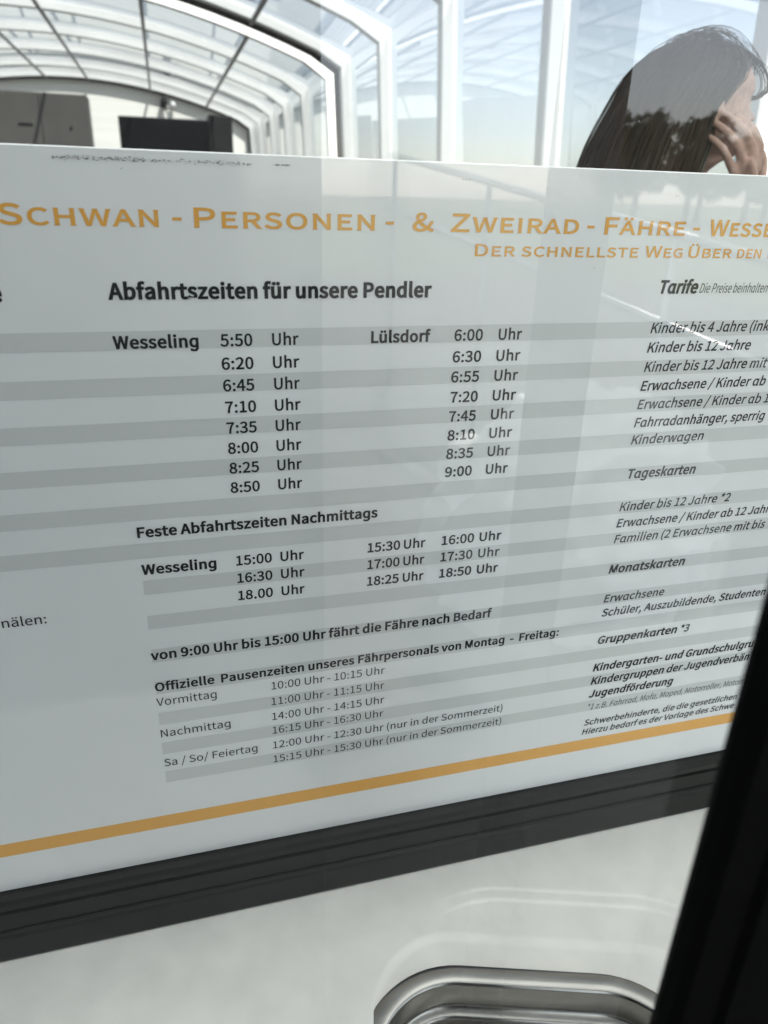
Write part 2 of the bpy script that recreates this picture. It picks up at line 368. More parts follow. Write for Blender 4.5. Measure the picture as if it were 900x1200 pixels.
# sign layout in metres: block, row, style, words, left x, right x, drop below eye height
TEXT = [
    ('title_lettering', 1, 'T', 'Schwan', -0.1106, -0.0035, 0.0273),
    ('title_lettering', 1, 'T', '-', 0.0063, 0.0129, 0.0269),
    ('title_lettering', 1, 'T', 'Personen', 0.0218, 0.1601, 0.0273),
    ('title_lettering', 1, 'T', '-', 0.1691, 0.1769, 0.0269),
    ('title_lettering', 1, 'T', '&', 0.1913, 0.2094, 0.0273),
    ('title_lettering', 1, 'T', 'Zweirad', 0.2241, 0.34, 0.0273),
    ('title_lettering', 1, 'T', '-', 0.3478, 0.356, 0.0269),
    ('title_lettering', 1, 'T', 'Fähre', 0.3647, 0.4455, 0.0273),
    ('title_lettering', 1, 'T', '-', 0.4535, 0.4615, 0.0269),
    ('title_lettering', 1, 'T+', 'Wesseling', 0.4705, None, 0.0273),
    ('slogan_lettering', 1, 'U', 'Der', 0.2465, 0.2826, 0.0461),
    ('slogan_lettering', 1, 'U', 'schnellste', 0.2889, 0.4014, 0.0461),
    ('slogan_lettering', 1, 'U', 'Weg', 0.4083, 0.4471, 0.0461),
    ('slogan_lettering', 1, 'U', 'Über', 0.4532, 0.4992, 0.0461),
    ('slogan_lettering', 1, 'U+', 'den Rhein', 0.5058, None, 0.0461),
    ('heading_text', 1, 'H', 'Abfahrtszeiten für unsere Pendler', -0.0443, 0.2101, 0.0786),
    ('side_text', 1, 'Hr', 'e', -0.1234, -0.1167, 0.0795),
    ('side_text', 2, 'R', 'nälen:', -0.1609, -0.1258, 0.3496),
    ('departure_table', 1, 'B', 'Wesseling', -0.045, 0.0185, 0.1155),
    ('departure_table', 1, 'B', 'Lülsdorf', 0.159, 0.2112, 0.1155),
    ('departure_table', 1, 'M', '5:50', 0.0354, 0.0607, 0.1155),
    ('departure_table', 1, 'M', 'Uhr', 0.0764, 0.098, 0.1155),
    ('departure_table', 1, 'M', '6:00', 0.2332, 0.2597, 0.1155),
    ('departure_table', 1, 'M', 'Uhr', 0.2745, 0.2969, 0.1155),
    ('departure_table', 2, 'M', '6:20', 0.0354, 0.0608, 0.1341),
    ('departure_table', 2, 'M', 'Uhr', 0.0765, 0.0982, 0.1341),
    ('departure_table', 2, 'M', '6:30', 0.2329, 0.2597, 0.1341),
    ('departure_table', 2, 'M', 'Uhr', 0.2741, 0.2973, 0.1341),
    ('departure_table', 3, 'M', '6:45', 0.0355, 0.0607, 0.1519),
    ('departure_table', 3, 'M', 'Uhr', 0.0769, 0.0983, 0.1519),
    ('departure_table', 3, 'M', '6:55', 0.2328, 0.2593, 0.1519),
    ('departure_table', 3, 'M', 'Uhr', 0.2739, 0.297, 0.1519),
    ('departure_table', 4, 'M', '7:10', 0.0361, 0.0614, 0.1701),
    ('departure_table', 4, 'M', 'Uhr', 0.077, 0.0987, 0.1701),
    ('departure_table', 4, 'M', '7:20', 0.2332, 0.2595, 0.1701),
    ('departure_table', 4, 'M', 'Uhr', 0.274, 0.297, 0.1701),
    ('departure_table', 5, 'M', '7:35', 0.0362, 0.0612, 0.1878),
    ('departure_table', 5, 'M', 'Uhr', 0.077, 0.0986, 0.1878),
    ('departure_table', 5, 'M', '7:45', 0.2331, 0.2591, 0.1878),
    ('departure_table', 5, 'M', 'Uhr', 0.2739, 0.297, 0.1878),
    ('departure_table', 6, 'M', '8:00', 0.0364, 0.0617, 0.2056),
    ('departure_table', 6, 'M', 'Uhr', 0.0772, 0.0988, 0.2056),
    ('departure_table', 6, 'M', '8:10', 0.2329, 0.2595, 0.2056),
    ('departure_table', 6, 'M', 'Uhr', 0.2739, 0.2968, 0.2056),
    ('departure_table', 7, 'M', '8:25', 0.0366, 0.0617, 0.2234),
    ('departure_table', 7, 'M', 'Uhr', 0.0774, 0.0988, 0.2234),
    ('departure_table', 7, 'M', '8:35', 0.2327, 0.2593, 0.2234),
    ('departure_table', 7, 'M', 'Uhr', 0.2738, 0.2967, 0.2234),
    ('departure_table', 8, 'M', '8:50', 0.0366, 0.0617, 0.2412),
    ('departure_table', 8, 'M', 'Uhr', 0.0776, 0.0989, 0.2412),
    ('departure_table', 8, 'M', '9:00', 0.2327, 0.2595, 0.2412),
    ('departure_table', 8, 'M', 'Uhr', 0.2737, 0.2961, 0.2412),
    ('afternoon_table', 1, 'B', 'Feste Abfahrtszeiten Nachmittags', -0.0437, 0.1685, 0.2761),
    ('afternoon_table', 2, 'B', 'Wesseling', -0.0436, 0.0201, 0.312),
    ('afternoon_table', 2, 'M', '15:00', 0.0377, 0.0698, 0.312),
    ('afternoon_table', 2, 'M', 'Uhr', 0.0776, 0.0993, 0.312),
    ('afternoon_table', 3, 'M', '16:30', 0.0378, 0.0697, 0.3299),
    ('afternoon_table', 3, 'M', 'Uhr', 0.0775, 0.0996, 0.3299),
    ('afternoon_table', 4, 'M', '18.00', 0.0377, 0.0696, 0.348),
    ('afternoon_table', 4, 'M', 'Uhr', 0.0776, 0.0994, 0.348),
    ('afternoon_table', 2, 'M', '15:30', 0.1599, 0.1919, 0.312),
    ('afternoon_table', 2, 'M', 'Uhr', 0.1956, 0.2174, 0.312),
    ('afternoon_table', 3, 'M', '17:00', 0.1599, 0.192, 0.3299),
    ('afternoon_table', 3, 'M', 'Uhr', 0.1957, 0.2172, 0.3299),
    ('afternoon_table', 4, 'M', '18:25', 0.16, 0.1918, 0.348),
    ('afternoon_table', 4, 'M', 'Uhr', 0.1959, 0.2173, 0.348),
    ('afternoon_table', 2, 'M', '16:00', 0.234, 0.2676, 0.312),
    ('afternoon_table', 2, 'M', 'Uhr', 0.2733, 0.2967, 0.312),
    ('afternoon_table', 3, 'M', '17:30', 0.2338, 0.2673, 0.3299),
    ('afternoon_table', 3, 'M', 'Uhr', 0.2734, 0.2964, 0.3299),
    ('afternoon_table', 4, 'M', '18:50', 0.2336, 0.2675, 0.348),
    ('afternoon_table', 4, 'M', 'Uhr', 0.2736, 0.2965, 0.348),
    ('break_table', 1, 'B2', 'von 9:00 Uhr bis 15:00 Uhr fährt die Fähre nach Bedarf', -0.0443, 0.2943, 0.4012),
    ('break_table', 2, 'B3', 'Offizielle', -0.0439, 0.0105, 0.4364),
    ('break_table', 2, 'B3', 'Pausenzeiten unseres Fährpersonals von Montag', 0.017, 0.3124, 0.4364),
    ('break_table', 2, 'B3', '-', 0.319, 0.323, 0.4364),
    ('break_table', 2, 'B3', 'Freitag:', 0.3298, 0.3765, 0.4364),
    ('break_table', 3, 'L', 'Vormittag', -0.0442, 0.0117, 0.4535),
    ('break_table', 5, 'L', 'Nachmittag', -0.0435, 0.0229, 0.4909),
    ('break_table', 7, 'L', 'Sa / So/ Feiertag', -0.0435, 0.048, 0.5272),
    ('break_table', 3, 'L', '10:00 Uhr - 10:15 Uhr', 0.0647, 0.1808, 0.4535),
    ('break_table', 4, 'L', '11:00 Uhr - 11:15 Uhr', 0.0641, 0.1808, 0.4724),
    ('break_table', 5, 'L', '14:00 Uhr - 14:15 Uhr', 0.0641, 0.1813, 0.4909),
    ('break_table', 6, 'L', '16:15 Uhr - 16:30 Uhr', 0.064, 0.1808, 0.5083),
    ('break_table', 7, 'L', '12:00 Uhr - 12:30 Uhr (nur in der Sommerzeit)', 0.0638, 0.3194, 0.5272),
    ('break_table', 8, 'L', '15:15 Uhr - 15:30 Uhr (nur in der Sommerzeit)', 0.0637, 0.3196, 0.5455),
    ('fare_table', 1, 'Hi', 'Tarife', 0.4283, 0.4693, 0.0769),
    ('fare_table', 1, 'Fi+', 'Die Preise beinhalten', 0.4724, None, 0.0769),
    ('fare_table', 2, 'I', 'Kinder bis 4 Jahre (ink', 0.4274, 0.5595, 0.1128),
    ('fare_table', 3, 'I', 'Kinder bis 12 Jahre', 0.4274, 0.5428, 0.1308),
    ('fare_table', 4, 'I', 'Kinder bis 12 Jahre mit', 0.4276, 0.5672, 0.1491),
    ('fare_table', 5, 'I', 'Erwachsene / Kinder ab', 0.4272, 0.5708, 0.1674),
    ('fare_table', 6, 'I', 'Erwachsene / Kinder ab 1', 0.427, 0.5801, 0.1856),
    ('fare_table', 7, 'I', 'Fahrradanhänger, sperrig', 0.427, 0.5797, 0.2038),
    ('fare_table', 8, 'I', 'Kinderwagen', 0.4268, 0.51, 0.2215),
    ('fare_table', 9, 'J', 'Tageskarten', 0.428, 0.5084, 0.2577),
    ('fare_table', 10, 'I', 'Kinder bis 12 Jahre *2', 0.4265, 0.5606, 0.2934),
    ('fare_table', 11, 'I', 'Erwachsene / Kinder ab 12 Jahr', 0.4263, 0.6171, 0.3118),
    ('fare_table', 12, 'I', 'Familien (2 Erwachsene mit bis', 0.4264, 0.616, 0.33),
    ('fare_table', 13, 'J', 'Monatskarten', 0.4263, 0.5196, 0.3659),
    ('fare_table', 14, 'I', 'Erwachsene', 0.4262, 0.5013, 0.4017),
    ('fare_table', 15, 'I', 'Schüler, Auszubildende, Studenten', 0.4263, 0.6422, 0.4195),
    ('fare_table', 16, 'J', 'Gruppenkarten', 0.4268, 0.529, 0.4553),
    ('fare_table', 17, 'J', 'Kindergarten- und Grundschulgru', 0.4275, 0.6448, 0.4921),
    ('fare_table', 18, 'J', 'Kindergruppen der Jugendverbän', 0.4275, 0.6436, 0.5104),
    ('fare_table', 19, 'J', 'Jugendförderung', 0.4278, 0.5393, 0.5288),
    ('fare_table', 20, 'F', '*1 z.B. Fahrrad, Mofa, Moped, Motorroller, Motorr', 0.4278, 0.6457, 0.5465),
    ('fare_table', 21, 'G', 'Schwerbehinderte, die die gesetzlichen', 0.4276, 0.6417, 0.5692),
    ('fare_table', 22, 'G', 'Hierzu bedarf es der Vorlage des Schwe', 0.4271, 0.6408, 0.5827),
    ('fare_table', 16, 'I', '*3', 0.5339, 0.5457, 0.4553),
]
# letter outlines: character, advance, closed loops
GLYPHS = """
& 714 272,-14,357,-3,430,28,494,75,556,35,615,5,671,-14,696,66,651,82,603,107,553,140,608,224,653,316,687,415,598,415,569,331,533,255,489,188,418,253,351,326,294,404,345,442,392,482,431,526,458,576,467,632,461,682,442,724,411,756,369,776,316,784,257,775,208,749,171,711,148,661,140,603,146,545,163,485,190,422,144,388,102,350,68,307,46,257,38,200,49,130,80,71,130,26,194,-3|431,125,385,92,335,71,284,63,235,70,193,88,160,118,139,157,131,205,144,261,179,310,229,355,288,273,357,196|258,467,239,515,226,560,222,604,226,640,238,671,258,695,285,711,317,716,345,712,365,699,379,680,387,657,390,630,383,592,364,557,335,526,299,496
( 355 251,-206,310,-180,261,-87,224,12,197,114,182,220,176,327,182,433,197,538,224,640,261,739,310,832,251,859,198,763,155,663,123,558,103,446,97,327,103,207,123,95,155,-10,198,-110
) 355 104,-206,157,-110,200,-10,232,95,252,207,258,327,252,446,232,558,200,663,157,763,104,859,44,832,93,739,131,640,158,538,174,433,180,327,174,220,158,114,131,12,93,-87,44,-180
* 491 162,495,246,595,328,495,374,527,307,638,421,686,403,739,284,710,273,836,216,836,206,709,86,739,68,686,182,638,116,527
, 292 79,-200,131,-171,174,-134,205,-89,225,-38,232,20,229,59,218,90,202,113,179,127,151,132,115,124,89,101,79,65,89,29,114,6,149,-2,161,-1,156,-37,142,-70,120,-99,92,-123,56,-143
- 364 48,257,317,257,317,331,48,331
. 292 146,-14,181,-4,206,21,215,59,206,97,181,123,146,132,111,123,86,97,77,59,86,21,111,-4
/ 412 12,-188,82,-188,396,834,327,834
0 583 292,-14,373,2,439,50,489,130,521,243,532,388,521,531,489,642,439,721,373,768,292,784,211,768,144,721,94,642,63,531,53,388,63,243,94,130,144,50,211,2|292,64,243,76,203,113,172,176,152,267,145,388,152,507,172,597,203,660,243,696,292,708,341,696,381,660,412,597,432,507,439,388,432,267,412,176,381,113,341,76
1 583 92,0,515,0,515,80,360,80,360,770,287,770,242,748,190,730,127,715,127,654,265,654,265,80,92,80
2 583 46,0,530,0,530,83,317,83,191,76,292,177,376,275,439,371,480,465,494,558,484,634,454,696,407,743,345,773,269,784,214,778,165,764,121,740,80,709,42,671,98,617,144,663,198,694,257,706,309,699,349,678,377,645,394,603,399,554,386,471,345,382,275,285,176,177,46,57
3 583 276,-14,355,-4,423,24,477,69,512,130,524,206,516,265,493,314,458,354,413,383,361,401,361,407,407,428,445,457,473,494,492,539,498,591,487,658,456,712,409,751,347,775,273,784,191,772,120,739,59,692,110,631,158,670,211,696,270,706,315,700,351,684,378,659,394,625,400,584,393,537,371,496,331,465,270,444,187,437,187,363,280,356,348,336,394,304,419,261,426,209,419,160,398,121,365,91,322,73,270,66,221,71,178,84,141,103,109,127,80,154,30,92,64,60,104,31,153,8,210,-8
4 583 357,0,447,0,447,212,550,212,550,289,447,289,447,770,341,770,21,275,21,212,357,212|357,289,121,289,296,551,358,665,362,665,357,525
5 583 275,-14,351,-2,420,31,476,85,513,158,527,250,515,341,482,410,432,458,368,487,295,496,252,492,215,482,180,465,200,688,489,688,489,770,116,770,90,411,142,378,183,403,224,418,270,423,324,416,368,393,401,357,422,308,430,248,421,186,398,135,363,98,318,74,266,66,216,71,173,83,136,102,104,125,77,151,28,88,63,58,103,30,151,7,208,-8
6 583 316,-14,385,-2,446,31,494,84,526,153,538,236,528,324,500,391,455,439,396,468,324,478,262,467,202,435,149,386,161,510,190,601,233,661,286,695,348,705,393,698,435,677,470,646,524,705,476,746,416,773,343,784,257,769,179,724,116,644,74,527,59,368,71,230,107,124,162,47,233,2|151,309,204,366,257,397,308,407,358,399,397,377,425,341,441,294,446,236,440,178,422,130,394,93,358,70,316,62,263,72,219,103,186,153,163,222
7 583 208,0,308,0,319,168,341,314,380,448,442,578,534,712,534,770,51,770,51,688,425,688,346,564,287,439,247,308,221,164
8 583 294,-14,374,-4,441,24,491,67,523,121,535,185,528,243,509,291,480,330,445,362,405,388,405,393,433,418,461,450,484,489,501,532,507,579,498,645,471,701,427,744,369,772,296,782,228,772,170,746,125,705,96,651,85,586,91,540,106,500,128,465,157,434,189,409,189,404,147,378,109,343,78,300,56,249,48,191,60,124,94,68,146,24,214,-4|347,418,293,440,246,466,207,498,182,537,172,586,178,628,195,662,221,688,255,704,295,710,340,703,376,684,403,655,420,617,425,574,416,518,390,466|295,58,243,65,198,84,164,114,141,153,133,200,138,242,153,281,175,317,205,348,239,374,303,348,358,319,403,286,433,243,443,188,436,145,417,109,386,82,345,64
9 583 247,-14,331,1,407,48,469,131,511,253,526,418,513,550,478,652,422,725,351,769,267,784,198,772,137,739,89,687,58,617,46,534,56,448,84,380,128,331,187,302,258,292,322,304,383,336,436,386,423,261,394,170,352,110,301,76,244,66,195,73,151,93,113,125,61,65,110,25,171,-3|435,466,382,407,327,374,274,363,225,371,186,394,159,429,142,476,137,534,143,593,161,641,189,678,226,701,268,709,322,699,366,669,400,620,423,553
: 292 146,410,181,419,206,445,215,483,206,521,181,547,146,557,111,547,86,521,77,483,86,445,111,419|146,-14,181,-4,206,21,215,59,206,97,181,123,146,132,111,123,86,97,77,59,86,21,111,-4
A 639 4,0,102,0,176,235,458,235,532,0,634,0,373,770,265,770|201,312,238,431,315,691,319,691,397,431,434,312
B 690 106,0,351,0,447,9,528,36,590,81,629,144,643,226,635,284,614,331,581,367,538,394,486,410,486,415,526,434,557,462,580,497,594,537,599,582,586,654,550,707,494,743,421,763,334,770,106,770|203,443,203,693,321,693,387,689,438,676,474,652,496,617,503,569,497,526,476,491,440,465,387,449,317,443|203,78,203,368,337,368,411,362,470,346,512,319,538,280,547,229,538,173,511,131,468,101,410,83,337,78
C 670 396,-14,453,-9,505,5,552,27,594,58,632,97,579,159,527,112,468,82,400,71,319,86,252,127,203,192,172,280,161,388,172,494,204,580,255,644,322,685,403,699,465,689,517,664,561,626,613,689,584,718,547,744,504,765,456,779,402,784,292,766,198,715,125,633,78,522,61,384,77,247,124,136,195,54,287,4
D 723 106,0,303,0,429,17,529,66,601,146,646,254,661,388,646,522,601,628,528,706,427,754,298,770,106,770|203,80,203,691,290,691,388,678,464,641,518,579,550,494,561,388,550,281,518,195,464,132,388,93,290,80
E 619 106,0,561,0,561,83,203,83,203,363,495,363,495,446,203,446,203,688,549,688,549,770,106,770
F 580 106,0,203,0,203,346,497,346,497,428,203,428,203,688,549,688,549,770,106,770
G 724 409,-14,468,-9,522,3,571,22,612,47,646,76,646,399,393,399,393,318,557,318,557,117,519,92,472,77,418,71,328,86,256,127,204,192,172,280,161,388,172,494,206,580,260,644,331,685,417,699,485,689,540,663,583,626,636,689,606,717,569,742,525,764,474,778,414,784,299,766,202,715,126,633,78,522,61,384,78,247,125,136,199,54,295,4
H 765 106,0,203,0,203,363,562,363,562,0,660,0,660,770,562,770,562,447,203,447,203,770,106,770
I 308 106,0,203,0,203,770,106,770
J 562 249,-14,329,-2,389,32,430,84,453,150,461,226,461,770,363,770,363,235,359,173,344,127,319,96,284,77,239,71,188,80,144,108,106,159,37,108,67,65,103,31,145,6,194,-9
K 679 106,0,203,0,203,244,335,401,566,0,674,0,396,478,638,770,527,770,205,383,203,383,203,770,106,770
L 570 106,0,540,0,540,83,203,83,203,770,106,770
M 853 106,0,193,0,193,426,191,500,187,579,181,653,185,653,247,478,393,78,458,78,603,478,665,653,669,653,664,579,659,500,657,426,657,0,747,0,747,770,630,770,483,358,430,197,425,197,370,358,223,770,106,770
N 759 106,0,197,0,197,404,195,485,191,566,186,645,190,645,273,486,554,0,653,0,653,770,561,770,561,370,563,288,568,206,575,126,569,126,486,285,205,770,106,770
O 779 390,-14,498,4,589,56,658,140,703,251,718,388,703,524,658,634,589,715,498,766,390,784,281,766,190,715,121,634,77,524,61,388,77,251,121,140,190,56,281,4|390,71,313,86,249,127,201,193,171,281,161,388,171,494,201,580,249,644,313,685,390,699,467,685,530,644,578,580,608,494,619,388,608,281,578,193,530,127,467,86
P 665 106,0,203,0,203,307,330,307,424,316,503,343,562,390,600,457,613,544,600,632,562,696,501,739,422,763,326,770,106,770|203,386,203,691,313,691,386,687,443,672,484,644,509,603,517,544,509,485,486,441,446,410,390,391,317,386
R 667 203,404,203,691,332,691,398,687,450,672,488,646,511,608,519,555,511,500,488,458,450,428,398,410,332,404|528,0,638,0,442,337,500,358,548,390,584,433,608,488,616,555,603,638,566,699,509,740,435,763,347,770,106,770,106,0,203,0,203,327,341,327
S 626 319,-14,408,-3,481,28,535,75,569,135,581,205,573,266,551,316,517,354,473,385,422,411,313,458,277,474,242,493,213,516,192,547,185,587,191,625,210,656,240,679,280,694,329,699,396,690,454,665,504,627,555,689,493,738,416,771,329,784,250,774,183,746,131,703,98,647,86,580,96,519,121,471,157,433,199,404,243,382,353,334,395,315,430,295,458,270,476,238,482,196,475,155,455,120,421,94,376,77,320,71,242,83,170,117,108,167,50,100,93,61,142,30,197,6,256,-9
T 629 266,0,363,0,363,688,597,688,597,770,33,770,33,688,266,688
U 757 379,-14,468,-3,544,32,603,94,642,188,655,317,655,770,562,770,562,315,553,219,527,149,488,104,437,79,379,71,322,79,272,104,234,149,209,219,200,315,200,770,103,770,103,317,117,188,155,94,214,32,290,-3
V 604 247,0,359,0,604,770,505,770,381,353,357,267,333,185,307,99,303,99,228,353,103,770,1,770
W 922 190,0,306,0,420,464,459,640,463,640,501,464,618,0,735,0,894,770,801,770,718,351,676,101,670,101,616,351,508,770,419,770,313,351,258,101,254,101,208,351,127,770,27,770
Z 633 53,0,584,0,584,83,172,83,579,712,579,770,89,770,89,688,459,688,53,59
a 591 228,-14,296,-2,359,27,417,68,420,68,429,0,507,0,507,351,500,430,478,495,440,543,384,574,310,585,222,573,146,545,86,511,123,444,173,474,230,496,294,505,342,497,376,476,397,444,409,405,412,361,282,341,184,310,115,269,75,215,62,148,70,92,93,47,128,14,174,-7|255,64,223,67,195,77,174,94,159,120,154,154,163,195,190,230,238,259,311,281,412,297,412,139,359,97,308,72
b 649 348,-14,423,0,491,38,546,101,582,187,596,294,586,392,558,473,512,533,449,572,369,585,305,574,245,546,189,505,193,607,193,836,97,836,97,0,173,0,182,59,186,59,238,20,293,-5|332,67,290,73,243,91,193,126,193,426,246,469,296,495,345,504,402,494,445,466,474,422,491,364,496,293,488,216,465,153,430,106,385,77
c 536 321,-14,388,-5,451,20,506,58,464,123,425,94,380,74,330,66,271,76,222,105,185,151,162,212,153,285,162,358,187,419,225,465,274,494,333,504,375,498,412,481,446,455,495,518,451,551,396,576,329,585,244,572,169,534,109,473,69,389,55,285,68,181,105,98,162,37,236,-1
d 651 291,-14,356,-2,415,27,464,67,467,67,476,0,555,0,555,836,458,836,458,617,463,519,414,554,363,577,303,585,227,572,159,533,105,470,69,387,56,285,66,181,97,98,146,37,212,-1|312,67,257,77,213,105,181,149,161,210,154,286,163,358,186,419,222,465,267,494,319,504,366,498,412,479,458,444,458,145,411,101,363,76
e 582 328,-14,399,-6,461,15,515,44,481,108,437,84,390,68,338,63,278,72,227,98,187,140,161,195,149,263,534,263,538,317,528,408,500,482,453,538,390,573,310,585,233,572,164,533,107,471,69,387,55,285,68,181,107,98,166,37,241,-1|148,331,162,393,187,442,223,479,265,501,312,508,361,501,400,479,430,443,448,394,454,331
f 341 35,493,112,493,112,0,208,0,208,493,329,493,329,570,208,570,208,661,211,701,221,732,237,755,259,768,289,773,310,771,331,766,353,757,374,832,345,841,313,847,278,850,218,841,171,817,138,778,119,726,112,662,112,570,35,565
h 638 97,0,193,0,193,414,246,462,295,491,349,501,389,495,419,478,441,449,453,406,457,349,457,0,553,0,553,361,546,440,526,503,491,548,442,576,378,585,306,572,244,538,189,489,193,607,193,836,97,836
i 289 97,0,193,0,193,570,97,570|145,688,178,696,201,718,209,752,201,785,178,806,145,814,112,806,90,785,82,752,90,718,112,696
k 580 97,0,191,0,191,150,298,275,465,0,569,0,354,340,544,570,437,570,195,270,191,270,191,836,97,836
l 298 197,-14,221,-12,238,-9,253,-5,239,68,220,66,206,70,197,83,193,107,193,836,97,836,97,113,100,69,112,34,131,8,160,-8
m 973 97,0,193,0,193,414,244,463,291,492,336,501,375,495,405,478,426,449,438,406,442,349,442,0,538,0,538,414,589,463,637,492,682,501,721,495,750,478,771,449,784,406,788,349,788,0,883,0,883,361,877,440,856,503,822,548,774,576,711,585,644,571,582,533,522,476,505,513,482,543,451,566,413,580,364,585,299,572,240,537,187,487,185,487,175,570,97,570
n 641 97,0,193,0,193,414,246,462,295,491,349,501,389,495,419,478,441,449,453,406,457,349,457,0,553,0,553,361,546,440,526,503,491,548,442,576,378,585,306,572,243,537,187,487,185,487,175,570,97,570
o 637 318,-14,399,-1,471,37,529,98,568,181,582,285,568,389,529,473,471,534,399,572,318,585,237,572,165,534,107,473,69,389,55,285,69,181,107,98,165,37,237,-1|318,66,263,76,218,105,183,151,161,212,153,285,161,358,183,419,218,465,263,494,318,504,373,494,419,465,454,419,476,358,484,285,476,212,454,151,419,105,373,76
p 651 97,-241,193,-241,193,-47,190,53,242,16,295,-6,348,-14,423,0,491,38,546,101,582,187,596,294,586,392,558,473,512,533,449,572,369,585,304,574,242,544,187,504,185,504,175,570,97,570|332,67,290,73,243,91,193,126,193,426,246,469,296,495,345,504,402,494,445,466,474,422,491,364,496,293,488,216,465,153,430,106,385,77
r 408 97,0,193,0,193,367,218,417,246,455,276,480,307,494,336,499,357,498,374,495,392,489,410,572,392,580,372,584,349,585,312,580,276,564,243,539,213,507,187,466,185,466,175,570,97,570
s 492 246,-14,319,-5,377,19,419,56,444,102,453,155,443,212,416,254,376,285,329,309,279,329,242,343,208,359,181,377,163,399,157,428,161,453,173,476,194,494,224,506,263,511,310,504,352,486,392,460,438,520,389,553,329,576,262,585,193,577,138,554,98,519,74,475,65,423,75,371,101,332,138,301,183,277,231,258,269,244,304,227,334,207,354,181,361,150,357,122,344,97,321,78,290,65,249,61,186,70,131,93,80,129,34,65,94,25,167,-3
t 396 275,-14,311,-11,347,-3,381,7,362,80,342,72,319,66,297,64,263,69,238,83,221,105,212,135,209,173,209,493,364,493,364,570,209,570,209,731,129,731,119,570,28,565,28,493,113,493,113,176,119,113,136,60,166,20,212,-5
u 638 264,-14,308,-9,348,5,385,26,419,55,452,89,455,89,462,0,542,0,542,570,446,570,446,166,395,111,346,79,292,69,252,75,222,92,201,122,189,164,185,221,185,570,88,570,88,209,95,130,115,68,150,23,199,-5
v 547 220,0,332,0,534,570,439,570,331,246,278,78,273,78,221,246,113,570,14,570
w 842 187,0,298,0,379,306,418,472,423,472,462,308,544,0,661,0,815,570,723,570,640,241,605,82,600,82,560,241,471,570,377,570,288,241,250,82,245,82,211,241,126,570,28,570
z 499 37,0,468,0,468,78,158,78,459,519,459,570,69,570,69,493,337,493,37,51
Ä 639 196,840,227,848,247,868,255,898,247,927,227,947,196,955,168,947,148,927,141,898,148,868,168,848|439,840,468,848,488,868,496,898,488,927,468,947,439,955,409,947,389,927,381,898,389,868,409,848|4,0,102,0,176,235,458,235,532,0,634,0,373,770,265,770|201,312,238,431,315,691,319,691,397,431,434,312
Ü 757 379,-14,468,-3,544,32,603,94,642,188,655,317,655,770,562,770,562,315,553,219,527,149,488,104,437,79,379,71,322,79,272,104,234,149,209,219,200,315,200,770,103,770,103,317,117,188,155,94,214,32,290,-3|257,840,287,848,308,868,315,898,308,927,287,947,257,955,228,947,208,927,201,898,208,868,228,848|499,840,528,848,548,868,556,898,548,927,528,947,499,955,469,947,449,927,441,898,449,868,469,848
ä 591 228,-14,296,-2,359,27,417,68,420,68,429,0,507,0,507,351,500,430,478,495,440,543,384,574,310,585,222,573,146,545,86,511,123,444,173,474,230,496,294,505,342,497,376,476,397,444,409,405,412,361,282,341,184,310,115,269,75,215,62,148,70,92,93,47,128,14,174,-7|255,64,223,67,195,77,174,94,159,120,154,154,163,195,190,230,238,259,311,281,412,297,412,139,359,97,308,72|201,690,231,698,252,718,259,748,252,777,231,798,201,806,171,798,150,777,143,748,150,718,171,698|426,690,457,698,478,718,485,748,478,777,457,798,426,806,396,798,375,777,368,748,375,718,396,698
ö 637 318,-14,399,-1,471,37,529,98,568,181,582,285,568,389,529,473,471,534,399,572,318,585,237,572,165,534,107,473,69,389,55,285,69,181,107,98,165,37,237,-1|318,66,263,76,218,105,183,151,161,212,153,285,161,358,183,419,218,465,263,494,318,504,373,494,419,465,454,419,476,358,484,285,476,212,454,151,419,105,373,76|206,690,235,698,256,718,264,748,256,777,235,798,206,806,175,798,155,777,148,748,155,718,175,698|431,690,461,698,481,718,488,748,481,777,461,798,431,806,401,798,380,777,373,748,380,718,401,698
ü 638 264,-14,308,-9,348,5,385,26,419,55,452,89,455,89,462,0,542,0,542,570,446,570,446,166,395,111,346,79,292,69,252,75,222,92,201,122,189,164,185,221,185,570,88,570,88,209,95,130,115,68,150,23,199,-5|205,690,235,698,256,718,264,748,256,777,235,798,205,806,175,798,155,777,147,748,155,718,175,698|431,690,461,698,482,718,489,748,482,777,461,798,431,806,401,798,381,777,373,748,381,718,401,698
g 651 303,-258,390,-248,461,-218,512,-170,544,-105,555,-25,555,570,476,570,466,518,463,518,415,554,364,577,305,585,228,572,160,534,105,473,69,392,56,293,66,194,97,114,146,55,212,18,291,5,355,16,412,44,460,83,458,-25,451,-78,433,-121,402,-154,359,-175,303,-182,246,-176,189,-159,132,-129,97,-195,161,-230,230,-251|312,85,257,95,213,122,181,165,161,223,154,293,163,363,186,421,221,466,267,494,319,504,366,498,412,479,458,444,458,164,411,120,363,94
ɑ 657 291,-14,359,-2,418,28,466,69,470,69,478,37,491,14,509,-2,532,-11,560,-14,580,-12,597,-9,611,-5,599,68,580,66,567,70,558,83,555,107,555,570,477,570,468,515,466,515,416,553,364,577,305,585,228,572,160,533,105,470,69,387,56,285,66,181,97,98,146,37,212,-1|312,67,257,77,213,105,181,149,161,210,154,286,163,358,186,419,222,465,267,494,319,504,366,498,412,479,458,444,458,145,411,101,363,76
"""
GL = {}
for line in GLYPHS.strip('\n').split('\n'):
    ch, adv, spl = line.split(' ', 2)
    GL[ch] = (int(adv), [[tuple(map(int, q)) for q in zip(*[iter(s.split(','))] * 2)] for s in spl.split('|')])
CAP = 770.0
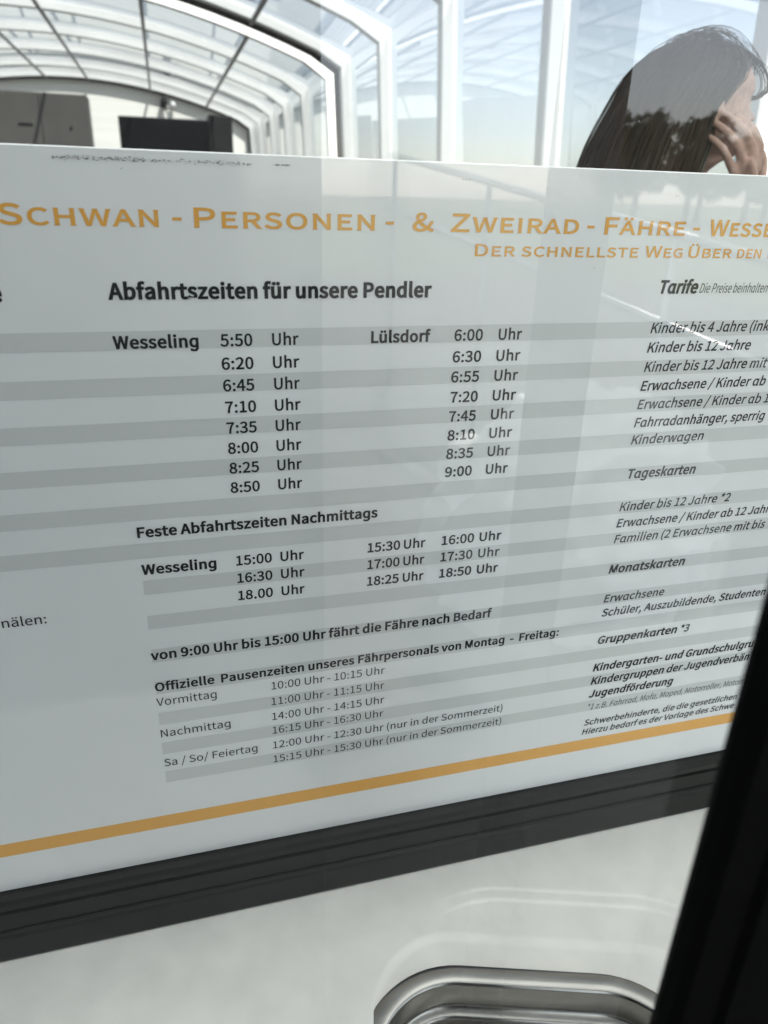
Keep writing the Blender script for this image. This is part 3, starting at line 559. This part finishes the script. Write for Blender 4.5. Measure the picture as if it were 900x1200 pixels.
STYLE = {  # cap height m, outline offset, slant, default x scale, material
    'T': (0.0131, 26, 0, 1.3, 0), 'U': (0.0093, 20, 0, 1.3, 0), 'H': (0.0112, 40, 0, 0.86, 1), 'Hr': (0.0112, 40, 0, 0.9, 1), 'R': (0.0088, 10, 0, .95, 1),
    'B': (0.0092, 36, 0, .9, 1), 'M': (0.0092, 28, 0, .9, 1), 'B2': (0.0094, 31, 0, .9, 1), 'B3': (0.0090, 31, 0, .9, 1),
    'L': (0.0088, 4, 0, .9, 2), 'Hi': (0.0108, 40, .16, .86, 1), 'Fi': (0.0084, 0, .16, .66, 2), 'I': (0.0091, 24, .17, .9, 1), 'J': (0.0096, 31, .17, .9, 1),
    'F': (0.0080, 2, .2, .8, 2), 'G': (0.0080, 22, .18, .9, 1)}
SER = {  # small wedge serifs for the title capitals: (x fraction, which end, how far left, how far right)
    'H': [(0.075, 0), (0.925, 0), (0.075, 1), (0.925, 1)], 'N': [(0.075, 0), (0.075, 1), (0.925, 1)], 'P': [(0.08, 0)], 'R': [(0.08, 0), (0.93, 0)], 'E': [], 'F': [(0.08, 0)], 'I': [(0.5, 0), (0.5, 1)],
    'W': [(0.05, 1), (0.95, 1), (.5, 1)], 'A': [(0.06, 0), (0.94, 0)], 'Ä': [(0.06, 0), (0.94, 0)], 'T': [(0.5, 0)], 'L': [(0.09, 1)], 'D': [], 'B': [], 'U': [(0.08, 1), (0.92, 1)], 'Ü': [(0.08, 1), (0.92, 1)], 'Z': [], 'S': [], 'C': [], 'G': [], 'O': [], '&': [], '-': []}
TEMP = []
def layout(text, style):
    """list of closed loops in font units and the total ink extent"""
    caps = style in 'TU'
    small = 0.82; x = 0.0; loops = []; serifs = []
    for ch in text:
        if ch == 'a' and STYLE[style][2] > 0: ch = '\u0251'
        if ch == ' ':
            x += 235 if not caps else 300; continue
        sc = 1.0
        if caps and ch.islower(): sc = small; ch = ch.upper()
        adv, spl = GL[ch]
        for s in spl: loops.append([(x + a * sc, b * sc) for a, b in s])
        if caps:
            xs = [a for s in spl for a, b in s]; lo, hi = min(xs), max(xs)
            for fx, end in SER.get(ch, []):
                c = x + (lo + (hi - lo) * fx) * sc; y = (0 if end == 0 else 770) * sc; d = 1 if end == 0 else -1
                y -= d * STYLE[style][1] * 0.9; serifs.append((c - 70, c + 70, min(y, y + d * 34), max(y, y + d * 34)))
        x += adv * sc + (45 if caps else (34 if style in ('B', 'H', 'Hi', 'J', 'B2', 'B3') else (20 if style in ('I', 'M', 'G') else 6)))
    xs = [a for l in loops for a, b in l]
    return loops, serifs, min(xs), max(xs)
def outset(a, b, c, d):
    """move corner b of a closed outline outwards by d, mitred"""
    e, f = b - a, c - b
    if e.length < 1e-9 or f.length < 1e-9: return b
    n1 = Vector((e.y, -e.x)).normalized(); n2 = Vector((f.y, -f.x)).normalized()
    m = n1 + n2
    if m.length < 0.3: return b + n1 * d
    m.normalize(); return b + m * (d / max(0.55, m.dot(n1)))
def text_mesh(items, style):
    """items: (text, x0, x1 or None, v) -> one filled mesh in world metres"""
    cap, off, slant, dxs, mi = STYLE[style]
    bmo = bmesh.new()
    for text, x0, x1, v in items:
        loops, serifs, lo, hi = layout(text, style)
        s = cap / CAP
        off_m = off * s
        xs = s * dxs if x1 is None else (x1 - x0 - 2 * off_m) / (hi - lo)
        if text == '-': xs = min(xs, s * 1.3)
        cu = bpy.data.curves.new('tmp', 'CURVE'); cu.dimensions = '2D'; cu.fill_mode = 'BOTH'
        K = 100.0                                   # work large so the fill is exact
        for l in loops:
            l = [q for i, q in enumerate(l) if math.dist(q, l[i - 1]) > 9]   # no edge shorter than the outline offset can bear
            sp = cu.splines.new('POLY'); sp.points.add(len(l) - 1); sp.use_cyclic_u = True
            P = [Vector(((a - lo) * xs + off_m, b * s)) for a, b in l]
            for i, p_ in enumerate(sp.points):
                q = outset(P[i - 1], P[i], P[(i + 1) % len(P)], off_m)
                p_.co = (q.x * K, q.y * K, 0, 1)
        for a0, a1, b0, b1 in serifs:
            q = [bmo.verts.new((x0 + (a - lo) * xs + off_m, SY - 0.00036, sz(v) + b * s)) for a, b in ((a0, b0), (a1, b0), (a1, b1), (a0, b1))]
            bmo.faces.new(q)
        o = bpy.data.objects.new('tmp', cu); COL.objects.link(o)
        dg = bpy.context.evaluated_depsgraph_get()
        me = bpy.data.meshes.new_from_object(o.evaluated_get(dg))
        t = bmesh.new(); t.from_mesh(me)
        vm = {q: bmo.verts.new((x0 + q.co.x / K + slant * q.co.y / K, SY - 0.0003, sz(v) + q.co.y / K)) for q in t.verts}
        for f in t.faces:
            vs = [vm[q] for q in f.verts]
            if f.normal.z < 0: vs.reverse()
            bmo.faces.new(vs)
        if style in ('B', 'B2', 'B3', 'J', 'H', 'Hi', 'Hr'):          # heavy weights: a second strike beside the first
            vm = {q: bmo.verts.new((x0 + 20 * s + q.co.x / K + slant * q.co.y / K, SY - 0.00038, sz(v) + q.co.y / K)) for q in t.verts}
            for f in t.faces:
                vs = [vm[q] for q in f.verts]
                if f.normal.z < 0: vs.reverse()
                bmo.faces.new(vs)
        t.free(); bpy.data.objects.remove(o); bpy.data.curves.remove(cu); bpy.data.meshes.remove(me)
    return bmo, (M_gold, M_ink, M_thin)[mi]
blocks = {}
for b, r, s, t, x0, x1, v in TEXT:
    st = s.rstrip('+')
    if b == 'departure_table' and x0 > 0.2: b = 'return_table'
    if b == 'afternoon_table' and x0 > 0.17: b = 'afternoon_departures'
    if b == 'afternoon_departures' and x0 > 0.24: b = 'afternoon_returns'
    blocks.setdefault(b, {}).setdefault((r, st), []).append((t, x0, x1, v))
for b, rows in blocks.items():
    if len(rows) == 1:
        (k, items), = rows.items()
        bm, m = text_mesh(items, k[1]); obj(b, bm, m, sign)
    else:
        first = None
        for k, items in rows.items():
            bm, m = text_mesh(items, k[1])
            o = obj(b if first is None else 'text_line', bm, m, sign if first is None else first)
            if first is None: first = o

# dark residue along the board's top edge
rnd = random.Random(3); bm = bmesh.new()
def speck(x, v, s):
    n = 7; c = Vector((x, SY - 0.0004 - 0.0004 * rnd.random(), sz(v)))
    bm.faces.new([bm.verts.new(c + Vector((math.cos(6.283 * k / n) * s * rnd.uniform(.5, 2.0), 0, math.sin(6.283 * k / n) * s * rnd.uniform(.2, .6)))) for k in range(n)])
for i in range(330):
    x = -0.07 + 0.135 * rnd.random() ** 1.0
    if -0.02 + .0 < x - 0.02 < 0.004 and rnd.random() < .5: continue
    speck(x, -0.0165 + rnd.gauss(0, 0.0007), rnd.uniform(.0002, .0008))
for i in range(22): speck(0.080 + 0.014 * rnd.random(), -0.0166 + rnd.gauss(0, .0003), rnd.uniform(.0003, .0008))
for x, v in ((0.232, -0.0115), (0.2345, -0.0113), (0.2375, -0.0112), (0.43, -0.0045), (0.433, -0.0043), (-0.143, 0.134), (-0.0255, -0.0105), (0.36, 0.055)): speck(x, v, 0.0006)
obj('residue_mark', bm, M_dirt, sign)

# ------------------------------------------------------------------ dark rail under the sign
bm = bmesh.new()
prof = [(0.612, 0.653), (0.5965, 0.653), (0.590, 0.6545), (0.5885, 0.660), (0.5885, 0.6665), (0.5925, 0.668), (0.5925, 0.6705), (0.5885, 0.672), (0.5875, 0.690), (0.5905, 0.692), (0.5915, 0.6965), (0.5875, 0.699), (0.5860, 0.703), (0.5860, 0.731), (0.5875, 0.7345), (0.612, 0.7345)]
loft(bm, [[(x, y, sz(v)) for y, v in prof] for x in (-0.75, -0.3, 0.1, 0.5, 1.25)])
bmesh.ops.recalc_face_normals(bm, faces=bm.faces)
tag(obj('sill_rail', bm, M_rail), 'dark grey grooved metal rail running under the white sign', 'rail')

# ------------------------------------------------------------------ moulded counter and steel sink
CZ = CAM_H - 0.735
E1, E2 = Vector((0.951, -0.309)), Vector((0.309, 0.951))
def ab(x, y): return x * E1.x + y * E1.y, x * E2.x + y * E2.y
def xy(a, b): return a * E1.x + b * E2.x, a * E1.y + b * E2.y
def rr_sdf(a, b, ca, cb, ha, hb, r):
    qa, qb = abs(a - ca) - (ha - r), abs(b - cb) - (hb - r)
    return math.hypot(max(qa, 0), max(qb, 0)) + min(max(qa, qb), 0) - r
SKA, SKB, SHA, SHB, SR = 0.149, 0.414, 0.169, 0.100, 0.098
bm = bmesh.new(); NX, NY = 330, 120
gx0, gx1, gy0, gy1 = -0.75, 1.25, 0.185, 0.606
grid = []
def cz_at(x, y):
    a, b = ab(x, y)
    z = CZ
    d1 = rr_sdf(a, b, 0.205, 0.442, 0.21, 0.170, 0.14)
    fade = smooth01((a - 0.03) / 0.09)
    z -= fade * (0.0012 * smooth01(-d1 / 0.004 + .5) + 0.0016 * smooth01((-d1 - 0.0115) / 0.004))
    d2 = rr_sdf(a, b, 0.172, 0.430, 0.180, 0.122, 0.085)
    z -= 0.0035 * smooth01((-d2 + 0.004) / 0.012)
    return z
xs_ = [gx0 + (-0.08 - gx0) * i / 30 for i in range(30)] + [-0.08 + 0.72 * i / 400 for i in range(400)] + [0.64 + (gx1 - 0.64) * i / 20 for i in range(21)]
ys_ = [gy0 + (gy1 - gy0) * j / 240 for j in range(241)]
for x in xs_: grid.append([bm.verts.new((x, y, cz_at(x, y))) for y in ys_])
for i in range(len(xs_) - 1):
    for j in range(len(ys_) - 1):
        a, b = ab((xs_[i] + xs_[i + 1]) / 2, (ys_[j] + ys_[j + 1]) / 2)
        if rr_sdf(a, b, SKA, SKB, SHA, SHB, SR) > -0.008:
            bm.faces.new((grid[i][j], grid[i + 1][j], grid[i + 1][j + 1], grid[i][j + 1]))
bmesh.ops.delete(bm, geom=[v for v in bm.verts if not v.link_faces], context='VERTS')
# front lip turned down
row = [grid[i][0] for i in range(len(xs_)) if grid[i][0].is_valid]
low = [bm.verts.new((v.co.x, v.co.y - 0.012, CZ - 0.02)) for v in row]; low2 = [bm.verts.new((v.co.x, v.co.y - 0.012, CZ - 0.74)) for v in row]
for i in range(len(row) - 1):
    bm.faces.new((row[i], low[i], low[i + 1], row[i + 1])); bm.faces.new((low[i], low2[i], low2[i + 1], low[i + 1]))
tag(obj('moulded_counter', bm, M_gel, None, True), 'glossy white moulded counter with a stepped recess around the steel sink', 'counter')

def rr_ring(d, z, n=14, dr=0.0):
    ha, hb, r = SHA + d, SHB + d, max(0.01, SR + d + dr)
    pts = []
    for q, (sa, sb) in enumerate(((1, 1), (-1, 1), (-1, -1), (1, -1))):
        for k in range(n + 1):
            t = math.pi / 2 * (q + k / n)
            a = SKA + sa * (ha - r) + r * math.cos(t); b = SKB + sb * (hb - r) + r * math.sin(t)
            x, y = xy(a, b); pts.append((x, y, z))
    return pts
snk = thing('steel_sink', 'rounded stainless steel sink set into the white counter', 'sink', (*xy(SKA, SKB), CZ - 0.13))
zr = CZ - 0.0012
bm = bmesh.new(); loft(bm, [rr_ring(0.003, zr - 0.012), rr_ring(0.0028, zr + 0.0002), rr_ring(0.002, zr + 0.0008), rr_ring(-0.013, zr + 0.0002), rr_ring(-0.0155, zr - 0.0012), rr_ring(-0.0165, zr - 0.004)], False, False)
obj('rim', bm, M_steel, snk, True)
bm = bmesh.new(); loft(bm, [rr_ring(-0.0165, zr - 0.004), rr_ring(-0.0172, zr - 0.010), rr_ring(-0.019, zr - 0.026), rr_ring(-0.021, zr - 0.031), rr_ring(-0.027, zr - 0.033), rr_ring(-0.030, zr - 0.036), rr_ring(-0.033, zr - 0.08), rr_ring(-0.039, zr - 0.105), rr_ring(-0.052, zr - 0.118), rr_ring(-0.075, zr - 0.120)], False, True)
bmesh.ops.recalc_face_normals(bm, faces=bm.faces)
obj('basin', bm, M_steel, snk, True)

# ------------------------------------------------------------------ window glass in front of the sign and its black frame
bm = bmesh.new()
PY = 0.166
bm.faces.new([bm.verts.new(q) for q in ((-1.2, PY, 0.9), (1.4, PY, 0.9), (1.4, PY, 2.35), (-1.2, PY, 2.35))])
tag(obj('window_pane', bm, M_pane), 'clear window pane in front of the sign, mirroring trees and sky', 'window')
bm = bmesh.new()
ring = [(0.2325, 0.214), (0.2345, 0.207), (0.240, 0.203), (0.262, 0.203), (0.266, 0.199), (0.330, 0.199), (0.338, 0.205), (0.338, 0.221), (0.240, 0.221), (0.2345, 0.219)]
ring = [(x * 0.735, y * 0.735) for x, y in ring]
loft(bm, [[(x, y, z) for x, y in ring] for z in (0.75, 0.9, 1.2, 1.38, 1.4)])
bmesh.ops.recalc_face_normals(bm, faces=bm.faces)
tag(obj('window_frame', bm, M_rubber), 'black out-of-focus window frame upright close to the lens at the lower right', 'frame')

# ------------------------------------------------------------------ the person behind the glass
def skin_mesh(chains, subdiv=2):
    """chains of (point, radius) grown with a Skin modifier -> bmesh"""
    res = bmesh.new()
    for ch in chains:
        me = bpy.data.meshes.new('tmp'); pts = [c[0] for c in ch]
        me.from_pydata(pts, [(i, i + 1) for i in range(len(pts) - 1)], [])
        o = bpy.data.objects.new('tmp', me); COL.objects.link(o)
        md = o.modifiers.new('s', 'SKIN'); md.use_smooth_shade = True
        sv = me.skin_vertices[0].data
        for i, c in enumerate(ch):
            r = c[1]; sv[i].radius = r if isinstance(r, tuple) else (r, r)
            sv[i].use_root = (i == 0)
        sb = o.modifiers.new('d', 'SUBSURF'); sb.levels = subdiv; sb.render_levels = subdiv
        dg = bpy.context.evaluated_depsgraph_get(); m2 = bpy.data.meshes.new_from_object(o.evaluated_get(dg))
        res.from_mesh(m2)
        bpy.data.objects.remove(o); bpy.data.meshes.remove(me); bpy.data.meshes.remove(m2)
    return res
def voxel(bm, size, smooth_it=3):
    me = bpy.data.meshes.new('tmp'); bm.to_mesh(me); bm.free()
    o = bpy.data.objects.new('tmp', me); COL.objects.link(o)
    md = o.modifiers.new('r', 'REMESH'); md.mode = 'VOXEL'; md.voxel_size = size; md.use_smooth_shade = True
    s = o.modifiers.new('s', 'SMOOTH'); s.iterations = smooth_it; s.factor = 0.5
    dg = bpy.context.evaluated_depsgraph_get(); m2 = bpy.data.meshes.new_from_object(o.evaluated_get(dg))
    bpy.data.objects.remove(o); bpy.data.meshes.remove(me)
    return m2
PYC = 1.40
def interp(tab, z):
    for a, b in zip(tab, tab[1:]):
        if a[0] <= z <= b[0]:
            t = (z - a[0]) / (b[0] - a[0]); return [p_ + (q_ - p_) * t for p_, q_ in zip(a[1:], b[1:])]
    return list(tab[0][1:] if z < tab[0][0] else tab[-1][1:])
HEAD = [(1.555, 1.050, 0.955, 0.050), (1.574, 1.078, 0.955, 0.052), (1.584, 1.110, 0.955, 0.046), (1.594, 1.124, 0.95, 0.054), (1.606, 1.128, 0.94, 0.060), (1.612, 1.122, 0.935, 0.063), (1.620, 1.129, 0.93, 0.065), (1.626, 1.124, 0.927, 0.066), (1.633, 1.131, 0.924, 0.068), (1.642, 1.127, 0.92, 0.070), (1.66, 1.123, 0.914, 0.073), (1.683, 1.116, 0.908, 0.076), (1.698, 1.122, 0.907, 0.077), (1.715, 1.118, 0.907, 0.077), (1.735, 1.103, 0.915, 0.073), (1.750, 1.078, 0.934, 0.062), (1.760, 1.048, 0.962, 0.044), (1.7655, 1.018, 0.992, 0.018)]
def head_bm():
    bm = bmesh.new(); rings = []
    N = 72; z = 1.555
    zs = [1.555 + 0.2105 * i / 90 for i in range(91)]
    for z in zs:
        F, B, W = interp(HEAD, z); c = (F + B) / 2 ; h = (F - B) / 2
        r = []
        for k in range(N):
            t = 2 * math.pi * k / N
            cs, sn = math.cos(t), math.sin(t)
            x = c + h * math.copysign(abs(cs) ** 0.86, cs); y = W * math.copysign(abs(sn) ** 0.9, sn)
            if cs > 0:
                g = lambda s, m=0: math.exp(-((y - m) / s) ** 2)
                nz = 0.0
                if 1.644 < z < 1.70: nz = 0.034 * smooth01((z - 1.644) / 0.010) * (1 - smooth01((z - 1.652) / 0.05))
                x += nz * g(0.010 + 0.006 * (1.69 - z) / 0.05)
                for m in (-.031, .031): x -= 0.010 * g(0.014, m) * math.exp(-((z - 1.682) / 0.009) ** 2)
            r.append((x, PYC + y, z))
        rings.append(r)
    loft(bm, rings)
    for s in (-1, 1):                                              # ears, eyeballs
        bmesh.ops.create_uvsphere(bm, u_segments=16, v_segments=10, radius=1.0, matrix=Matrix.Translation((1.0, PYC + s * 0.078, 1.665)) @ Matrix.Diagonal((0.017, 0.009, 0.03, 1)))
        bmesh.ops.create_uvsphere(bm, u_segments=14, v_segments=10, radius=0.0115, matrix=Matrix.Translation((1.101, PYC + s * 0.031, 1.682)))
    return bm
PYC = 1.40
RS, RE, RW = (0.975, 1.235, 1.43), (1.165, 1.15, 1.265), (1.090, 1.287, 1.492)
LS, LE, LW = (0.975, 1.565, 1.43), (0.955, 1.60, 1.14), (1.02, 1.585, 0.90)
def mid(a, b, t): return tuple(p_ + (q_ - p_) * t for p_, q_ in zip(a, b))
torso = [((0.97, PYC, 0.93), (0.155, 0.115)), ((0.965, PYC, 1.05), (0.135, 0.10)), ((0.965, PYC, 1.2), (0.14, 0.105)), ((0.97, PYC, 1.34), (0.165, 0.115)), ((0.975, PYC, 1.43), (0.13, 0.085)), ((0.99, PYC, 1.50), 0.056), ((1.01, PYC, 1.575), 0.05), ((1.015, PYC, 1.62), 0.05)]
rarm = [((0.975, 1.30, 1.40), 0.06), (RS, 0.056), (mid(RS, RE, .5), 0.046), (RE, 0.038), (mid(RE, RW, .35), 0.038), (mid(RE, RW, .75), 0.029), (RW, (0.027, 0.020))]
larm = [((0.975, 1.50, 1.40), 0.06), (LS, 0.056), (mid(LS, LE, .5), 0.046), (LE, 0.038), (mid(LE, LW, .35), 0.038), (mid(LE, LW, .75), 0.029), (LW, (0.027, 0.020))]
chains = [torso, rarm, larm]
for s in (-1, 1):
    y = PYC + s * 0.095
    chains.append([((0.97, y, 0.95), 0.095), ((0.97, y, 0.85), 0.09), ((0.98, y, 0.68), 0.075), ((0.985, y, 0.5), 0.054), ((0.965, y, 0.36), 0.056), ((0.96, y, 0.1), 0.038), ((0.97, y, 0.055), 0.045)])
    chains.append([((0.93, y, 0.05), 0.035), ((1.0, y, 0.05), 0.042), ((1.09, y, 0.035), 0.036), ((1.15, y, 0.028), 0.022)])
# right hand laid on the cheek: palm, four bent fingers, thumb
KN = [(1.094, 1.297, 1.600), (1.076, 1.291, 1.590), (1.056, 1.293, 1.580), (1.038, 1.299, 1.566)]
TP = [(1.040, 1.322, 1.653), (1.013, 1.320, 1.655), (0.994, 1.320, 1.640), (0.984, 1.322, 1.618)]
palm = [(RW, (0.027, 0.018)), (mid(RW, (1.067, 1.293, 1.585), .5), (0.034, 0.014)), ((1.067, 1.294, 1.583), (0.037, 0.0105))]
chains.append(palm)
for i, (k, t) in enumerate(zip(KN, TP)):
    r = (0.0092, 0.0096, 0.0090, 0.0078)[i]
    m1 = mid(k, t, .42); m2 = mid(k, t, .74)
    m1 = (m1[0] + .003, m1[1] - .010, m1[2] + .003); m2 = (m2[0] + .002, m2[1] - .007, m2[2] + .002)
    chains.append([(mid(RW, k, .55), r * 1.0), (k, r * 1.12), (m1, r), (m2, r * .95), (t, r * .74)])
chains.append([((1.098, 1.292, 1.515), 0.014), ((1.118, 1.306, 1.548), 0.0115), ((1.126, 1.318, 1.577), 0.0098), ((1.122, 1.328, 1.598), 0.0078)])
# left hand hanging
chains.append([(LW, (0.022, 0.015)), ((1.03, 1.582, 0.85), (0.016, 0.037)), ((1.04, 1.58, 0.81), (0.012, 0.04))])
for i in range(4):
    x = 1.065 - i * 0.021
    chains.append([((x - .01, 1.58, 0.84), 0.009), ((x, 1.58, 0.805), 0.0098), ((x + .002, 1.572, 0.77 + .004 * i), 0.009), ((x - .002, 1.558, 0.738 + .005 * i), 0.007)])
chains.append([((1.05, 1.58, 0.865), 0.013), ((1.08, 1.565, 0.83), 0.0105), ((1.085, 1.55, 0.80), 0.008)])
person = thing('person', 'person with long loose brown hair in profile behind the glass, hand raised to the face', 'person', (0.97, PYC, 0))
bm = skin_mesh(chains)
hb = head_bm(); me_h = bpy.data.meshes.new('tmp'); hb.to_mesh(me_h); hb.free(); bm.from_mesh(me_h)
obj('body', voxel(bm, 0.0038, 2), M_skin, person, True)

def grow(ch, d):
    return [(p_, tuple(x + d for x in r) if isinstance(r, tuple) else r + d) for p_, r in ch]
bm = skin_mesh([grow(torso[:5], 0.014) + [((0.985, PYC, 1.475), 0.072)], grow(rarm[:-1], 0.013), grow(larm[:-1], 0.013)])
obj('jacket', voxel(bm, 0.009, 3), M_coat, person, True)
bm = skin_mesh([grow(c, 0.012)[:-1] for c in (chains[3], chains[5])] + [[((0.97, PYC, 1.0), (0.15, 0.11)), ((0.97, PYC, 0.88), (0.16, 0.12))]])
obj('trousers', voxel(bm, 0.010, 3), M_trou, person, True)
for c in (chains[4], chains[6]):
    obj('shoe', voxel(skin_mesh([grow(c, 0.008)]), 0.006, 2), M_shoe, person, True)

# hair: a shell over the skull falling down the back, with loose strands
HAIR = [(1.20, 0.90, 0.83, 0.03), (1.26, 0.935, 0.795, 0.075), (1.36, 0.965, 0.775, 0.10), (1.48, 0.995, 0.775, 0.105), (1.56, 1.030, 0.797, 0.100), (1.60, 1.040, 0.816, 0.095), (1.625, 1.043, 0.830, 0.093), (1.66, 1.050, 0.845, 0.092), (1.684, 1.060, 0.856, 0.090), (1.703, 1.078, 0.864, 0.088), (1.720, 1.104, 0.878, 0.085), (1.740, 1.102, 0.902, 0.077), (1.758, 1.080, 0.925, 0.064), (1.770, 1.050, 0.950, 0.046), (1.7765, 1.020, 0.975, 0.024)]
bm = bmesh.new(); rings = []
for i in range(120):
    z = 1.20 + 0.5765 * i / 119
    F, B, W = interp(HAIR, z); r = []
    for k in range(90):
        t = 2 * math.pi * k / 90; cs, sn = math.cos(t), math.sin(t)
        c, h = (F + B) / 2, (F - B) / 2
        s = 1 + 0.028 * noise.noise(Vector((cs * 9, sn * 9, z * 5))) + 0.02 * noise.noise(Vector((cs * 22, sn * 22, z * 7)))
        r.append((c + h * cs * s, PYC + W * math.copysign(abs(sn) ** .85, sn) * s, z))
    rings.append(r)
loft(bm, rings)
rnd = random.Random(11)
def strand(pts, r=0.0006, jit=0.0):
    n = 14; out_ = []
    for i in range(n + 1):
        t = i / n * (len(pts) - 1); k = min(int(t), len(pts) - 2); u = t - k
        P0, P1, P2, P3 = (Vector(pts[max(k - 1, 0)]), Vector(pts[k]), Vector(pts[k + 1]), Vector(pts[min(k + 2, len(pts) - 1)]))
        q = 0.5 * ((2 * P1) + (P2 - P0) * u + (2 * P0 - 5 * P1 + 4 * P2 - P3) * u * u + (3 * P1 - P0 - 3 * P2 + P3) * u ** 3)
        out_.append(q)
    tube(bm, out_, [r] * n + [r * .4], 4, False)
def surf(z, t, lift):
    F, B, W = interp(HAIR, z); cs, sn = math.cos(t), math.sin(t)
    return ((F + B) / 2 + ((F - B) / 2 + lift) * cs, PYC + (W + lift) * math.copysign(abs(sn) ** .85, sn), z)
for i in range(420):                                              # strands lying on the fall
    t = rnd.uniform(0.9, 2 * math.pi - 0.9); l = rnd.uniform(0.0, 0.005) if rnd.random() < .85 else rnd.uniform(.005, .016); z1 = rnd.uniform(1.24, 1.55)
    tw = rnd.uniform(-.15, .15); zs = [1.772, 1.755, 1.72, 1.66, 1.58, 1.45, z1]
    strand([surf(z, t + tw * j / 6, l + rnd.uniform(-.001, .001)) for j, z in enumerate(zs)], rnd.uniform(.0005, .0011))
for i in range(90):                                               # fly-away arcs over the crown
    y = PYC + rnd.uniform(-.05, .03); h = rnd.uniform(0.000, 0.017); a = rnd.uniform(.86, .93); b_ = rnd.uniform(1.06, 1.115)
    strand([(a, y, 1.700 + rnd.uniform(-.02, .02)), (a + .03, y, 1.742 + h * .6), (0.955, y, 1.770 + h), (1.005, y, 1.779 + h), (1.05, y, 1.770 + h), (b_, y + .005, 1.744 + h * .5), (b_ + .014, y + .01, 1.725)], rnd.uniform(.0003, .0007))
for i in range(30):                                               # curl hanging before the forehead
    d = rnd.uniform(-.004, .006); e = rnd.uniform(-.004, .004); y = PYC - .03 + rnd.uniform(-.012, .012)
    strand([(1.045 + e, y, 1.770), (1.085 + e, y, 1.757), (1.117 + d, y - .004, 1.738), (1.133 + d, y - .006, 1.718), (1.134 + d, y - .006, 1.700 + e), (1.120 + e, y - .004, 1.688 + e), (1.100, y, 1.686 + e)], rnd.uniform(.0005, .001))
obj('hair', bm, M_hair, person, True)
